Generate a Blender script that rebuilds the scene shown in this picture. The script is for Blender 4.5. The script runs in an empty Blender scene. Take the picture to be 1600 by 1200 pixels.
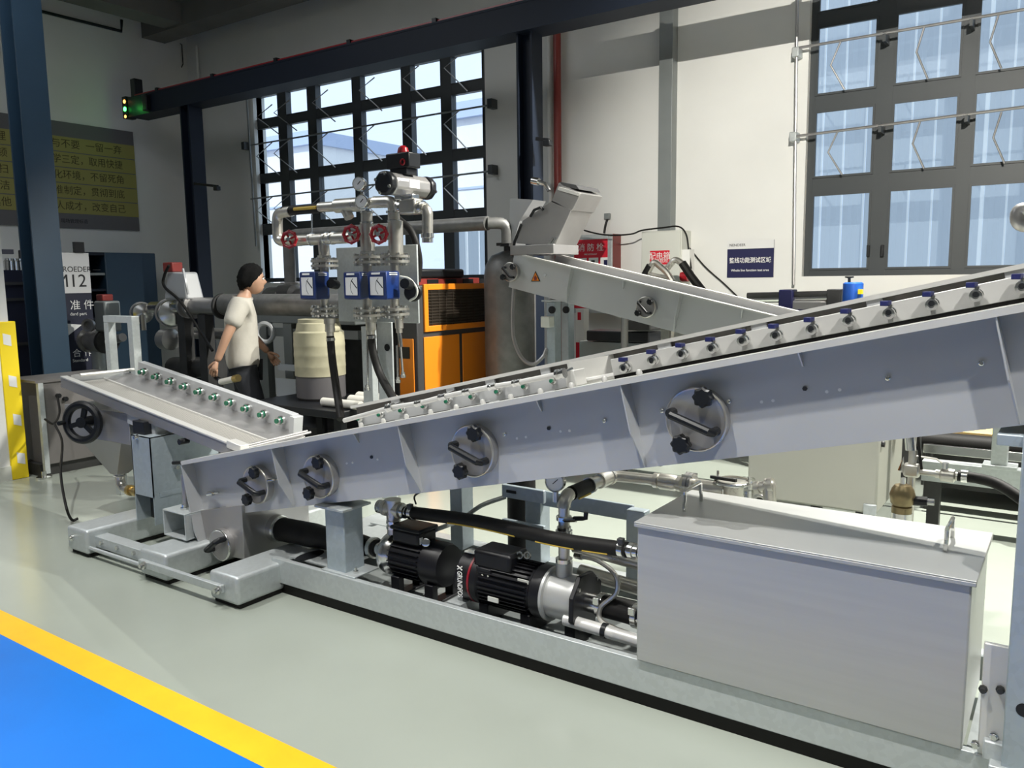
import bpy, math, random
from math import sin, cos, pi, radians, atan, atan2, sqrt
from mathutils import Vector as V, Matrix
random.seed(7)
SC = bpy.context.scene
COL = SC.collection

# ------------------------------------------------------------------ camera
F_PX, CAM_H = 1274.0, 1.6
CR = V((0.822005, 0.569336, -0.012833))      # camera right in world
CD = V((0.062206, -0.112166, -0.991741))     # camera down
CF = V((-0.566073, 0.814417, -0.127617))     # camera forward
CP = V((0, 0, CAM_H))
cam = bpy.data.cameras.new('camera')
cam.sensor_width = 36.0
cam.lens = F_PX / 1600 * 36
cam.clip_start = 0.05
cam.clip_end = 200
camo = bpy.data.objects.new('camera', cam)
COL.objects.link(camo)
m = Matrix.Identity(4)
for i in range(3):
    m[i][0] = CR[i]; m[i][1] = -CD[i]; m[i][2] = -CF[i]; m[i][3] = CP[i]
camo.matrix_world = m
SC.camera = camo

def at(px, py, x=None, y=None, z=None, d=None):
    """a point seen at a photo position, on a chosen plane of the room"""
    r = CR * (px - 800) + CD * (py - 600) + CF * F_PX
    if x is not None: k = x / r.x
    elif y is not None: k = y / r.y
    elif z is not None: k = (z - CAM_H) / r.z
    else: k = d / F_PX
    return CP + r * k

# ------------------------------------------------------------------ view, world, lights
vs = SC.view_settings
vs.view_transform = 'Standard'; vs.look = 'None'; vs.gamma = 1.0; vs.use_curve_mapping = False
vs.exposure = 0.0
SC.cycles.max_bounces = 8
SC.cycles.sample_clamp_indirect = 6.0
W = bpy.data.worlds.new('sky'); SC.world = W; W.use_nodes = True
nt = W.node_tree; bg = nt.nodes['Background']
tc = nt.nodes.new('ShaderNodeTexCoord'); sep = nt.nodes.new('ShaderNodeSeparateXYZ')
rmp = nt.nodes.new('ShaderNodeValToRGB')
nt.links.new(tc.outputs['Generated'], sep.inputs[0]); nt.links.new(sep.outputs['Z'], rmp.inputs[0])
rmp.color_ramp.elements[0].color = (0.66, 0.76, 1.0, 1); rmp.color_ramp.elements[0].position = 0.0
rmp.color_ramp.elements[1].color = (0.76, 0.90, 1.0, 1); rmp.color_ramp.elements[1].position = 0.35
nt.links.new(rmp.outputs[0], bg.inputs[0]); bg.inputs[1].default_value = 1.5

def lamp(name, kind, loc, energy, color=(1, 1, 1), aim=None, **kw):
    l = bpy.data.lights.new(name, kind); l.energy = energy; l.color = color
    for k, v in kw.items(): setattr(l, k, v)
    o = bpy.data.objects.new(name, l); COL.objects.link(o); o.location = loc
    if aim is not None:
        o.rotation_euler = (V(aim) - V(loc)).to_track_quat('-Z', 'Y').to_euler()
    return o
WARM = (1.0, 0.98, 0.90)
lamp('sun', 'SUN', (0, -20, 30), 3.0, (1, 0.97, 0.93), aim=(6, 0, 10), angle=0.01)
for x_ in (-0.9, 1.6):
    lamp('flood_lamp_bulb', 'SPOT', (x_, 6.05, 5.12), 1800, WARM, aim=(x_, 5.0, 0), spot_size=radians(150), spot_blend=0.3, shadow_soft_size=0.05)
for x_, e_ in ((-4.6, 500), (-1.7, 700), (1.2, 700)):
    lamp('front_lamp_bulb', 'SPOT', (x_, 1.05, 5.1), e_, (1.0, 0.985, 0.94), aim=(x_, 1.0, 0), spot_size=radians(92), spot_blend=0.35, shadow_soft_size=0.06)
lamp('added_wall_light', 'SPOT', (1.6, -3.6, 4.8), 5600, (1.0, 0.965, 0.87), aim=(-1.9, 7.6, 2.3), spot_size=radians(27), spot_blend=0.9, shadow_soft_size=0.015)  # spot added to brighten the back wall
lamp('area_fill_light', 'AREA', (-1.0, -1.8, 5.2), 45, (0.93, 0.97, 1.0), aim=(-1.0, -1.8, 0), shape='RECTANGLE', size=6, size_y=3)  # soft fill added, no ceiling fixture behind it
lamp('area_fill_light', 'AREA', (-7.0, 2.5, 5.2), 90, (0.93, 0.97, 1.0), aim=(-7, 2.5, 0), shape='RECTANGLE', size=3, size_y=3)  # second added fill, lifts the dim left side

# ------------------------------------------------------------------ materials
MATS = {}
def mat(name, col, metal=0.0, rough=0.5, var=0.0, scale=8.0, bump=0.0, rvar=0.0, coat=0.0, spec=0.5, kind='noise', stretch=None):
    mt = bpy.data.materials.new(name); mt.use_nodes = True; MATS[name] = mt
    t = mt.node_tree; b = t.nodes['Principled BSDF']
    b.inputs['Base Color'].default_value = (*col, 1); b.inputs['Metallic'].default_value = metal
    b.inputs['Roughness'].default_value = rough; b.inputs['Specular IOR Level'].default_value = spec
    if coat: b.inputs['Coat Weight'].default_value = coat; b.inputs['Coat Roughness'].default_value = 0.12
    if var or bump or rvar:
        c = t.nodes.new('ShaderNodeTexCoord'); mp = t.nodes.new('ShaderNodeMapping')
        t.links.new(c.outputs['Object'], mp.inputs[0])
        if stretch: mp.inputs['Scale'].default_value = stretch
        if kind == 'spangle':
            n = t.nodes.new('ShaderNodeTexVoronoi'); n.inputs['Scale'].default_value = scale; src = n.outputs['Color']
            bw = t.nodes.new('ShaderNodeRGBToBW'); t.links.new(src, bw.inputs[0]); src = bw.outputs[0]
        else:
            n = t.nodes.new('ShaderNodeTexNoise'); n.inputs['Scale'].default_value = scale
            n.inputs['Detail'].default_value = 5; src = n.outputs[0]
        t.links.new(mp.outputs[0], n.inputs['Vector'])
        if var:
            r = t.nodes.new('ShaderNodeValToRGB'); t.links.new(src, r.inputs[0])
            r.color_ramp.elements[0].position = 0.3; r.color_ramp.elements[1].position = 0.7
            r.color_ramp.elements[0].color = (*[max(0, x * (1 - var)) for x in col], 1)
            r.color_ramp.elements[1].color = (*[min(1, x * (1 + var)) for x in col], 1)
            t.links.new(r.outputs[0], b.inputs['Base Color'])
        if rvar:
            r = t.nodes.new('ShaderNodeMapRange'); t.links.new(src, r.inputs[0])
            r.inputs[3].default_value = max(0.02, rough - rvar); r.inputs[4].default_value = rough + rvar
            t.links.new(r.outputs[0], b.inputs['Roughness'])
        if bump:
            bp = t.nodes.new('ShaderNodeBump'); bp.inputs['Strength'].default_value = bump; bp.inputs['Distance'].default_value = 0.01
            t.links.new(src, bp.inputs['Height']); t.links.new(bp.outputs[0], b.inputs['Normal'])
    return mt
def emit(name, col, s):
    mt = mat(name, col); b = mt.node_tree.nodes['Principled BSDF']
    b.inputs['Emission Color'].default_value = (*col, 1); b.inputs['Emission Strength'].default_value = s
    return mt
M_floor = mat('epoxy_floor', (0.345, 0.376, 0.33), 0, 0.22, var=0.05, scale=1.2, rvar=0.08, coat=0.15)
M_blue = mat('blue_floor_paint', (0.0, 0.17, 0.68), 0, 0.4, var=0.05, scale=2)
M_yellow = mat('yellow_floor_paint', (0.95, 0.50, 0.012), 0, 0.4, var=0.05, scale=6)
M_wall = mat('white_wall_paint', (0.72, 0.72, 0.70), 0, 0.7, var=0.03, scale=1.5)
M_wallgrey = mat('hall_wall_paint', (0.42, 0.42, 0.42), 0, 0.8, var=0.03, scale=1.5)
M_ceil = mat('dark_ceiling', (0.16, 0.155, 0.14), 0, 0.8, var=0.12, scale=2)
M_frame = mat('window_frame_paint', (0.04, 0.046, 0.05), 0, 0.45)
M_navy = mat('navy_column_paint', (0.022, 0.050, 0.085), 0, 0.4, var=0.08, scale=3)
M_navyd = mat('dark_navy_paint', (0.007, 0.012, 0.024), 0, 0.55, spec=0.3)
M_steel = mat('blasted_stainless', (0.52, 0.53, 0.54), 0.35, 0.42, var=0.03, scale=3, rvar=0.05)
M_steelw = mat('bright_stainless_edge', (0.66, 0.655, 0.63), 0.35, 0.4, var=0.03, scale=5)
M_steeld = mat('brushed_steel_dark', (0.40, 0.39, 0.385), 0.7, 0.36, var=0.08, scale=4, rvar=0.06)
M_brush = mat('brushed_tank_steel', (0.48, 0.485, 0.475), 0.45, 0.42, var=0.04, scale=6, rvar=0.05, stretch=(0.3, 1, 6))
M_pol = mat('polished_steel', (0.72, 0.72, 0.70), 1.0, 0.2)
M_pipe = mat('pipe_steel', (0.60, 0.58, 0.53), 0.85, 0.3, var=0.08, scale=14, rvar=0.08)
M_galv = mat('galvanised_steel', (0.54, 0.575, 0.58), 0.45, 0.40, var=0.035, scale=55, kind='spangle', rvar=0.05)
M_galvb = mat('galvanised_bluish', (0.40, 0.46, 0.50), 0.4, 0.42, var=0.035, scale=45, kind='spangle')
M_greyp = mat('grey_painted_steel', (0.24, 0.26, 0.26), 0.3, 0.45, var=0.05, scale=4)
M_dark = mat('dark_machine_metal', (0.05, 0.05, 0.05), 0.4, 0.45, var=0.25, scale=7)
M_blk = mat('black_plastic', (0.008, 0.009, 0.011), 0, 0.38, spec=0.4)
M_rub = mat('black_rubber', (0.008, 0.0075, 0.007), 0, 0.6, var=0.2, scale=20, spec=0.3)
M_motor = mat('black_motor_paint', (0.006, 0.006, 0.008), 0, 0.42, spec=0.35)
M_red = mat('red_enamel', (0.32, 0.008, 0.015), 0, 0.3)
M_redk = mat('deep_red_ring', (0.22, 0.006, 0.015), 0, 0.4)
M_redd = mat('dark_red_pipe', (0.22, 0.03, 0.025), 0, 0.4)
M_signred = mat('red_sign_print', (0.62, 0.01, 0.03), 0, 0.5)
M_white = mat('white_print', (0.82, 0.82, 0.80), 0, 0.6)
M_signw = mat('sign_face_white', (0.70, 0.70, 0.70), 0, 0.6)
M_navyp = mat('navy_sign_print', (0.007, 0.008, 0.06), 0, 0.5)
M_navyq = mat('deep_navy_board', (0.010, 0.013, 0.035), 0, 0.5)
M_meter = mat('blue_meter_case', (0.007, 0.026, 0.13), 0, 0.35)
M_valveblue = mat('blue_lever', (0.010, 0.014, 0.085), 0, 0.4)
M_brightblue = mat('bright_blue_plastic', (0.01, 0.09, 0.45), 0, 0.4)
M_orange = mat('orange_panel', (0.82, 0.24, 0.012), 0, 0.42)
M_char = mat('charcoal_frame', (0.045, 0.045, 0.047), 0, 0.5)
M_railb = mat('rail_inner_dark', (0.085, 0.08, 0.075), 0.2, 0.5)
M_cab = mat('brownish_grey_steel', (0.17, 0.16, 0.155), 0.3, 0.45, var=0.1, scale=3)
M_mesh = mat('dark_grille', (0.025, 0.017, 0.010), 0, 0.6)
M_cream = mat('cream_plastic', (0.40, 0.375, 0.26), 0, 0.55, var=0.2, scale=5)
M_drumg = mat('grey_drum_base', (0.10, 0.095, 0.10), 0, 0.55)
M_beige = mat('beige_enclosure', (0.39, 0.39, 0.34), 0, 0.5, var=0.02, scale=3)
M_elec = mat('light_grey_box', (0.62, 0.63, 0.58), 0, 0.5)
M_brass = mat('brass', (0.55, 0.40, 0.16), 0.9, 0.3, var=0.1, scale=20)
M_bronze = mat('bronze_casting', (0.28, 0.22, 0.12), 0.8, 0.35, var=0.15, scale=20)
M_banner = mat('olive_gold_banner', (0.31, 0.285, 0.085), 0, 0.7)
M_bannerg = mat('banner_grey', (0.13, 0.125, 0.13), 0, 0.6)
M_bannert = mat('banner_brown_print', (0.06, 0.045, 0.01), 0, 0.6)
M_black = mat('black_print', (0.012, 0.012, 0.014), 0, 0.6)
M_tape = mat('gold_hose_print', (0.62, 0.42, 0.06), 0.1, 0.5)
M_yel = mat('yellow_guard', (0.88, 0.66, 0.01), 0, 0.45)
M_refl = mat('white_reflective', (0.78, 0.78, 0.76), 0, 0.35)
M_wood = mat('pale_wood', (0.72, 0.50, 0.22), 0, 0.5, var=0.15, scale=5, stretch=(1, 6, 1))
M_pvc = mat('white_pvc', (0.66, 0.64, 0.58), 0, 0.4)
M_paper = mat('paper', (0.60, 0.63, 0.68), 0, 0.6)
M_skin = mat('skin', (0.46, 0.27, 0.18), 0, 0.5)
M_hair = mat('black_hair', (0.006, 0.006, 0.006), 0, 0.9, spec=0.15, var=0.3, scale=60)
M_shirt = mat('cream_tshirt', (0.50, 0.475, 0.42), 0, 0.85, var=0.06, scale=10, bump=0.35)
M_trous = mat('charcoal_trousers', (0.022, 0.024, 0.030), 0, 0.85, bump=0.2, scale=14, var=0.1)
M_shoe = mat('dark_shoe', (0.02, 0.02, 0.02), 0, 0.5)
M_greenl = emit('green_lamp', (0.05, 1.0, 0.10), 9.0)
M_amberl = emit('amber_lamp', (1.0, 0.42, 0.08), 5.0)
M_green = mat('green_cap', (0.02, 0.16, 0.09), 0.2, 0.2)
M_ext = mat('exterior_white_cladding', (0.80, 0.80, 0.82), 0, 0.6)
M_extb = mat('exterior_blue_trim', (0.45, 0.53, 0.72), 0, 0.6)
M_ground = mat('outside_ground', (0.35, 0.35, 0.34), 0, 0.9)
M_insul = mat('grey_foil_insulation', (0.20, 0.20, 0.195), 0.5, 0.5, var=0.15, scale=12, bump=0.4)

def perforated():
    mt = mat('perforated_sheet', (0.50, 0.49, 0.45), 0.4, 0.42)
    t = mt.node_tree; b = t.nodes['Principled BSDF']
    c = t.nodes.new('ShaderNodeTexCoord'); v = t.nodes.new('ShaderNodeTexVoronoi')
    v.voronoi_dimensions = '2D'; v.inputs['Scale'].default_value = 85; v.inputs['Randomness'].default_value = 0.0
    t.links.new(c.outputs['Object'], v.inputs['Vector'])
    r = t.nodes.new('ShaderNodeValToRGB'); t.links.new(v.outputs['Distance'], r.inputs[0])
    r.color_ramp.elements[0].position = 0.22; r.color_ramp.elements[0].color = (0.10, 0.10, 0.10, 1)
    r.color_ramp.elements[1].position = 0.32; r.color_ramp.elements[1].color = (0.52, 0.50, 0.46, 1)
    t.links.new(r.outputs[0], b.inputs['Base Color'])
    return mt
M_perf = perforated()
def glassmat(name, col, rough, tr):
    mt = bpy.data.materials.new(name); mt.use_nodes = True; t = mt.node_tree; t.nodes.clear()
    o = t.nodes.new('ShaderNodeOutputMaterial'); mx = t.nodes.new('ShaderNodeMixShader')
    a = t.nodes.new('ShaderNodeBsdfTransparent'); g = t.nodes.new('ShaderNodeBsdfGlossy')
    a.inputs[0].default_value = (*col, 1); g.inputs[1].default_value = rough; mx.inputs[0].default_value = tr
    t.links.new(a.outputs[0], mx.inputs[1]); t.links.new(g.outputs[0], mx.inputs[2]); t.links.new(mx.outputs[0], o.inputs[0])
    return mt
M_glass = glassmat('window_glass', (0.93, 0.97, 1.0), 0.02, 0.06)
M_clear = glassmat('clear_plastic', (0.85, 0.86, 0.84), 0.1, 0.22)
def translu(name, col, f):
    mt = bpy.data.materials.new(name); mt.use_nodes = True; t = mt.node_tree; t.nodes.clear()
    o = t.nodes.new('ShaderNodeOutputMaterial'); mx = t.nodes.new('ShaderNodeMixShader')
    a = t.nodes.new('ShaderNodeBsdfDiffuse'); g = t.nodes.new('ShaderNodeBsdfTranslucent')
    a.inputs[0].default_value = (*col, 1); g.inputs[0].default_value = (*col, 1); mx.inputs[0].default_value = f
    t.links.new(a.outputs[0], mx.inputs[1]); t.links.new(g.outputs[0], mx.inputs[2]); t.links.new(mx.outputs[0], o.inputs[0])
    return mt
M_poly = translu('corrugated_polycarbonate', (0.62, 0.66, 0.72), 0.75)
M_polyr = translu('polycarbonate_rib', (1.0, 1.0, 1.0), 0.9)

# ------------------------------------------------------------------ mesh builder
ORG = {}
def frame_of(ax):
    ax = V(ax).normalized()
    u = ax.cross(V((0, 0, 1)))
    if u.length < 1e-4: u = V((1, 0, 0))
    u.normalize(); return ax, u, ax.cross(u)
class MB:
    def __init__(s): s.v = []; s.f = []
    def add(s, vs, fs):
        b = len(s.v); s.v += [V(p) for p in vs]; s.f += [tuple(i + b for i in f) for f in fs]; return s
    def hexa(s, c): # 8 corners: bottom 0-3, top 4-7
        return s.add(c, [(3, 2, 1, 0), (4, 5, 6, 7), (0, 1, 5, 4), (1, 2, 6, 5), (2, 3, 7, 6), (3, 0, 4, 7)])
    def box(s, p, q, fn=None):
        (x0, y0, z0), (x1, y1, z1) = p, q
        c = [(x0, y0, z0), (x1, y0, z0), (x1, y1, z0), (x0, y1, z0), (x0, y0, z1), (x1, y0, z1), (x1, y1, z1), (x0, y1, z1)]
        if fn: c = [fn(*k) for k in c]
        return s.hexa(c)
    def bar(s, p, q, w, h, up=(0, 0, 1)):
        p, q = V(p), V(q); d = (q - p).normalized(); up = V(up)
        sd = d.cross(up)
        if sd.length < 1e-4: sd = V((1, 0, 0))
        sd.normalize(); u = sd.cross(d)
        c = []
        for k in (-1, 1):
            for (pt, j) in ((p, -1), (q, -1), (q, 1), (p, 1)):
                c.append(pt + sd * (j * w / 2) + u * (k * h / 2))
        return s.hexa(c)
    def lathe(s, o, ax, prof, n=20):
        ax, u, w = frame_of(ax); o = V(o); vs = []; fs = []
        for (r, h) in prof:
            for k in range(n):
                a = 2 * pi * k / n; vs.append(o + ax * h + (u * cos(a) + w * sin(a)) * max(r, 1e-5))
        m_ = len(prof)
        for i in range(m_ - 1):
            for k in range(n):
                a, b = i * n + k, i * n + (k + 1) % n
                fs.append((a, b, b + n, a + n))
        fs.append(tuple(range(n))[::-1]); fs.append(tuple((m_ - 1) * n + k for k in range(n)))
        return s.add(vs, fs)
    def cyl(s, p, q, r, r2=None, n=16):
        p, q = V(p), V(q); L = (q - p).length
        return s.lathe(p, q - p, [(r, 0), (r if r2 is None else r2, L)], n)
    def tube(s, path, r, n=10, closed=False):
        P = [V(p) for p in path]; vs = []; fs = []; m_ = len(P); prev = None
        for i, p in enumerate(P):
            if closed: d = (P[(i + 1) % m_] - P[i - 1])
            else: d = P[min(i + 1, m_ - 1)] - P[max(i - 1, 0)]
            d.normalize()
            if prev is None:
                _, u, w = frame_of(d)
            else:
                u = prev - d * prev.dot(d)
                if u.length < 1e-5: _, u, w = frame_of(d)
                u.normalize(); w = d.cross(u)
            prev = u
            rr = r[i] if isinstance(r, (list, tuple)) else r
            for k in range(n):
                a = 2 * pi * k / n; vs.append(p + (u * cos(a) + w * sin(a)) * rr)
        for i in range(m_ if closed else m_ - 1):
            j = (i + 1) % m_
            for k in range(n):
                fs.append((i * n + k, i * n + (k + 1) % n, j * n + (k + 1) % n, j * n + k))
        if not closed: fs.append(tuple(range(n))[::-1]); fs.append(tuple((m_ - 1) * n + k for k in range(n)))
        return s.add(vs, fs)
    def prism(s, pts, vec):
        pts = [V(p) for p in pts]; vec = V(vec); n = len(pts)
        return s.add(pts + [p + vec for p in pts], [tuple(range(n))[::-1], tuple(range(n, 2 * n))] + [(i, (i + 1) % n, (i + 1) % n + n, i + n) for i in range(n)])
    def ball(s, c, r, n=14, sc=(1, 1, 1)):
        vs = []; fs = []; h = n // 2; c = V(c)
        for i in range(1, h):
            t = pi * i / h
            for k in range(n):
                a = 2 * pi * k / n; vs.append(c + V((r * sin(t) * cos(a) * sc[0], r * sin(t) * sin(a) * sc[1], r * cos(t) * sc[2])))
        vs += [c + V((0, 0, r * sc[2])), c - V((0, 0, r * sc[2]))]; T, B = len(vs) - 2, len(vs) - 1
        for i in range(h - 2):
            for k in range(n):
                a, b = i * n + k, i * n + (k + 1) % n; fs.append((a, a + n, b + n, b))
        for k in range(n):
            fs.append((T, k, (k + 1) % n)); q = (h - 2) * n; fs.append((B, q + (k + 1) % n, q + k))
        return s.add(vs, fs)
    def torus(s, c, ax, R, r, n=28, k=8):
        ax, u, w = frame_of(ax); c = V(c)
        return s.tube([c + (u * cos(2 * pi * i / n) + w * sin(2 * pi * i / n)) * R for i in range(n)], r, k, True)
    def build(s, name, mt, parent=None, org=None, bevel=0.0, smooth=35, seg=2):
        if org is None: org = ORG[parent.name] if parent is not None else sum((p for p in s.v), V()) / max(1, len(s.v))
        org = V(org)
        me = bpy.data.meshes.new(name)
        me.from_pydata([p - org for p in s.v], [], s.f); me.update()
        me.materials.append(mt)
        if smooth:
            me.polygons.foreach_set('use_smooth', [True] * len(me.polygons))
            me.set_sharp_from_angle(angle=radians(smooth))
        o = bpy.data.objects.new(name, me); COL.objects.link(o)
        if parent is not None: o.parent = parent
        else: o.location = org
        ORG[o.name] = org
        if bevel:
            b = o.modifiers.new('edge', 'BEVEL'); b.width = bevel; b.segments = seg; b.limit_method = 'ANGLE'; b.angle_limit = radians(40)
            b.harden_normals = False
        return o
def tag(o, label=None, cat=None, group=None, kind=None):
    if label: o['label'] = label
    if cat: o['category'] = cat
    if group: o['group'] = group
    if kind: o['kind'] = kind
    return o
def thing(name, label, cat, loc, group=None):
    o = bpy.data.objects.new(name, None); COL.objects.link(o); o.location = loc; o.empty_display_size = 0.1
    ORG[o.name] = V(loc)
    return tag(o, label, cat, group)
def struct(mb, name, mt, **kw):
    o = mb.build(name, mt, **kw)
    if kw.get('parent') is None: o['kind'] = 'structure'
    return o
def dup(o, delta, parent):
    c = o.copy(); COL.objects.link(c); c.parent = parent; c.location = V(o.location) + V(delta)
    for k in list(o.children):
        g = k.copy(); COL.objects.link(g); g.parent = c
    return c
def arc(c, u, w, r, a0, a1, n=8):
    return [V(c) + (V(u) * cos(a0 + (a1 - a0) * i / n) + V(w) * sin(a0 + (a1 - a0) * i / n)) * r for i in range(n + 1)]
def spline(pts, n=6):
    P = [V(p) for p in pts]; P = [P[0] * 2 - P[1]] + P + [P[-1] * 2 - P[-2]]; out = []
    for i in range(1, len(P) - 2):
        a, b, c, d = P[i - 1:i + 3]
        for k in range(n):
            t = k / n
            out.append(0.5 * ((2 * b) + (c - a) * t + (2 * a - 5 * b + 4 * c - d) * t * t + (3 * b - a - 3 * c + d) * t ** 3))
    out.append(P[-2]); return out
def text(body, size, o, right, up, mt, parent, name='lettering', align='LEFT', width=None, bold=0.0):
    cu = bpy.data.curves.new('t', 'FONT'); cu.body = body; cu.size = size; cu.align_x = align; cu.align_y = 'CENTER'
    cu.extrude = 0.0006; cu.offset = size * bold
    to = bpy.data.objects.new('t', cu); COL.objects.link(to)
    bpy.context.view_layer.update()
    me = to.evaluated_get(bpy.context.evaluated_depsgraph_get()).to_mesh().copy()
    bpy.data.objects.remove(to)
    r, u = V(right).normalized(), V(up).normalized(); n = r.cross(u)
    xs = [v.co.x for v in me.vertices]
    k = 1.0
    if width and xs: k = width / max(1e-6, max(xs) - min(xs))
    og = ORG[parent.name]
    for v in me.vertices:
        p = V(o) + r * (v.co.x * k) + u * v.co.y + n * (v.co.z + 0.0012)
        v.co = p - og
    me.materials.clear(); me.materials.append(mt); me.name = name
    ob = bpy.data.objects.new(name, me); COL.objects.link(ob); ob.parent = parent; ORG[ob.name] = og
    return ob
X, Y, Z = V((1, 0, 0)), V((0, 1, 0)), V((0, 0, 1))
# ================================================================== SETTING
WY = 7.6      # inner face of the back wall
WX = -11.04   # inner face of the left wall
CZ = 5.3
struct(MB().box((WX - .2, -5.2, -.12), (6.2, WY + .2, 0)), 'floor', M_floor)
tag(MB().box((WX, .30, 0), (6, 1.594, .0015)).build('blue_floor_area', M_blue), 'large blue painted floor area in the lower left corner', 'floor marking')
tag(MB().box((WX, 1.594, 0), (6, 1.727, .002)).build('yellow_floor_line', M_yellow), 'yellow stripe edging the blue painted floor', 'floor marking')
tag(MB().box((WX, .168, 0), (6, .30, .002)).build('yellow_floor_line', M_yellow), 'yellow stripe on the far camera side of the blue painted floor', 'floor marking')
struct(MB().box((WX - .2, -5.2, 0), (WX, WY + .2, CZ)), 'wall_left', M_wall)
struct(MB().box((6, -5.2, 0), (6.2, WY + .2, CZ)), 'wall_right', M_wallgrey)
struct(MB().box((WX - .2, -5.2, 0), (6.2, -5, CZ)), 'wall_front', M_wallgrey)
struct(MB().box((WX - .2, -5.2, CZ), (6.2, WY + .2, CZ + .12)), 'ceiling', M_ceil)
w1 = (-9.60, -5.60, 1.60, 4.18); w2 = (-2.08, 2.3, 1.59, 5.0)
wb = MB()
wb.box((WX, WY, 0), (6, WY + .2, w2[2]))
wb.box((WX, WY, w2[2]), (w1[0], WY + .2, CZ)); wb.box((w1[1], WY, w2[2]), (w2[0], WY + .2, CZ))
wb.box((w2[1], WY, w2[2]), (6, WY + .2, CZ)); wb.box((w1[0], WY, w1[3]), (w1[1], WY + .2, CZ)); wb.box((w2[0], WY, w2[3]), (w2[1], WY + .2, CZ))
struct(wb, 'wall_back', M_wall)
# ceiling beams seen top left
struct(MB().box((WX, 6.9, 5.02), (-5.4, 7.25, CZ)), 'trim_1', M_ceil)
struct(MB().box((WX + .55, -1, 5.05), (WX + .95, 6.9, CZ)), 'trim_2', M_ceil)

def window(name, rng, xs, zs, t, y0):
    """xs/zs: list of (lo,hi) pane openings"""
    root = bpy.data.objects.new(name, None); COL.objects.link(root); root.location = ((rng[0] + rng[1]) / 2, y0, rng[2]); root['kind'] = 'structure'
    ORG[root.name] = V(root.location)
    fr = MB()
    ex = [rng[0]] + [k for a in xs for k in a] + [rng[1]]
    for i in range(0, len(ex), 2): fr.box((ex[i], y0, rng[2]), (ex[i + 1], y0 + .09, rng[3]))
    ez = [rng[2]] + [k for a in zs for k in a] + [rng[3]]
    for (xa, xb) in xs:
        for i in range(0, len(ez), 2): fr.box((xa, y0 + .003, ez[i]), (xb, y0 + .087, ez[i + 1]))
    fr.build('window_frame', M_frame, root, smooth=0)
    sash = None
    for (xa, xb) in xs:
        for (za, zb) in zs:
            MB().box((xa, y0 + .04, za), (xb, y0 + .046, zb)).build('pane', M_glass, root, smooth=0)
            s = MB()
            s.box((xa, y0 - .008, za), (xa + t, y0 + .01, zb)); s.box((xb - t, y0 - .008, za), (xb, y0 + .01, zb))
            s.box((xa + t, y0 - .008, za), (xb - t, y0 + .01, za + t)); s.box((xa + t, y0 - .008, zb - t), (xb - t, y0 + .01, zb))
            s.build('sash', M_frame, root, smooth=0)
    return root
yw = WY + .06
def wx(px, py=150): return at(px, py, y=yw).x
def wz(px, py): return at(px, py, y=yw).z
x1 = [(wx(a, yy), wx(b, yy)) for a, b, yy in ((400, 435, 180), (447, 481, 165), (493, 551, 150), (563, 628, 140), (641, 689, 120), (704, 754, 105))]
z1 = [(w1[2] + .05, wz(757, 345)), (wz(757, 325), wz(757, 245)), (wz(757, 228), wz(757, 139)), (wz(757, 122), w1[3] - .03)]
win1 = window('window_1', w1, x1, z1, .007, yw)
x2 = [(wx(1267, 350), wx(1360, 350)), (wx(1386, 350), wx(1489, 350)), (wx(1511, 350), wx(1600, 350) + .08)]
x2.append((x2[2][1] + .16, x2[2][1] + .78)); x2.append((x2[3][1] + .16, x2[3][1] + .8)); 
z2 = [(wz(1300, 422), wz(1300, 302)), (wz(1300, 277), wz(1300, 171)), (wz(1300, 147), wz(1300, 38)), (wz(1300, 18), 4.85)]
win2 = window('window_2', w2, x2, z2, .018, yw)
for px, py in ((1357, 392), (1379, 392)):
    p = at(px, py, y=yw - .012)
    MB().box((p.x - .012, yw - .04, p.z - .05), (p.x + .012, yw - .008, p.z + .05)).build('window_handle', M_blk, win2, bevel=.004)

# rods and scissor arms that open the windows
def opener(name, label, loc, rods, arms, posts, r=.012, mt=M_steeld):
    t = thing(name, label, 'window opener', loc)
    for a, b in rods:
        MB().cyl(a, b, r, n=8).build('rod', mt, t)
    for pa in arms:
        MB().tube(pa, .008, 6).build('arm', M_steeld, t)
    for a, b in posts:
        MB().cyl(a, b, .013, n=8).build('conduit', mt, t)
    return t
yr = WY - .10
rods = [(at(1247, 75, y=yr), at(1640, 8, y=yr)), (at(1243, 213, y=yr), at(1640, 162, y=yr))]
def zz(px, py, dx, h, y): # scissor arm
    return [at(px, py, y=y), at(px - dx, py + h * .5, y=y + .03), at(px + dx * .35, py + h, y=y + .09)]
arms = [zz(1314, 64, 16, 76, yr), zz(1445, 40, 13, 83, yr), zz(1310, 203, 16, 70, yr), zz(1439, 186, 13, 77, yr), zz(1560, 24, 13, 83, yr), zz(1565, 175, 13, 80, yr)]
op2 = opener('window_opener', 'galvanised rods and folding arms across the right window', (-2.2, yr, 1.7), rods, arms, [(at(1246, -30, y=yr), at(1240, 445, y=yr))])
for px, py in ((1244, 80), (1240, 212)):
    p = at(px, py, y=yr); MB().box((p.x - .03, yr - .03, p.z - .05), (p.x + .03, WY, p.z + .03)).build('gear_box', M_galv, op2, bevel=.006)
for px, py in ((1382, 53), (1518, 28), (1375, 195), (1510, 178)):
    p = at(px, py, y=yr); MB().box((p.x - .012, yr - .01, p.z - .06), (p.x + .012, yw, p.z + .015)).build('bracket', M_frame, op2)
yr1 = WY - .08
rods = [(at(392, 227, y=yr1), at(760, 165, y=yr1)), (at(392, 311, y=yr1), at(762, 268, y=yr1))]
arms = []
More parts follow.
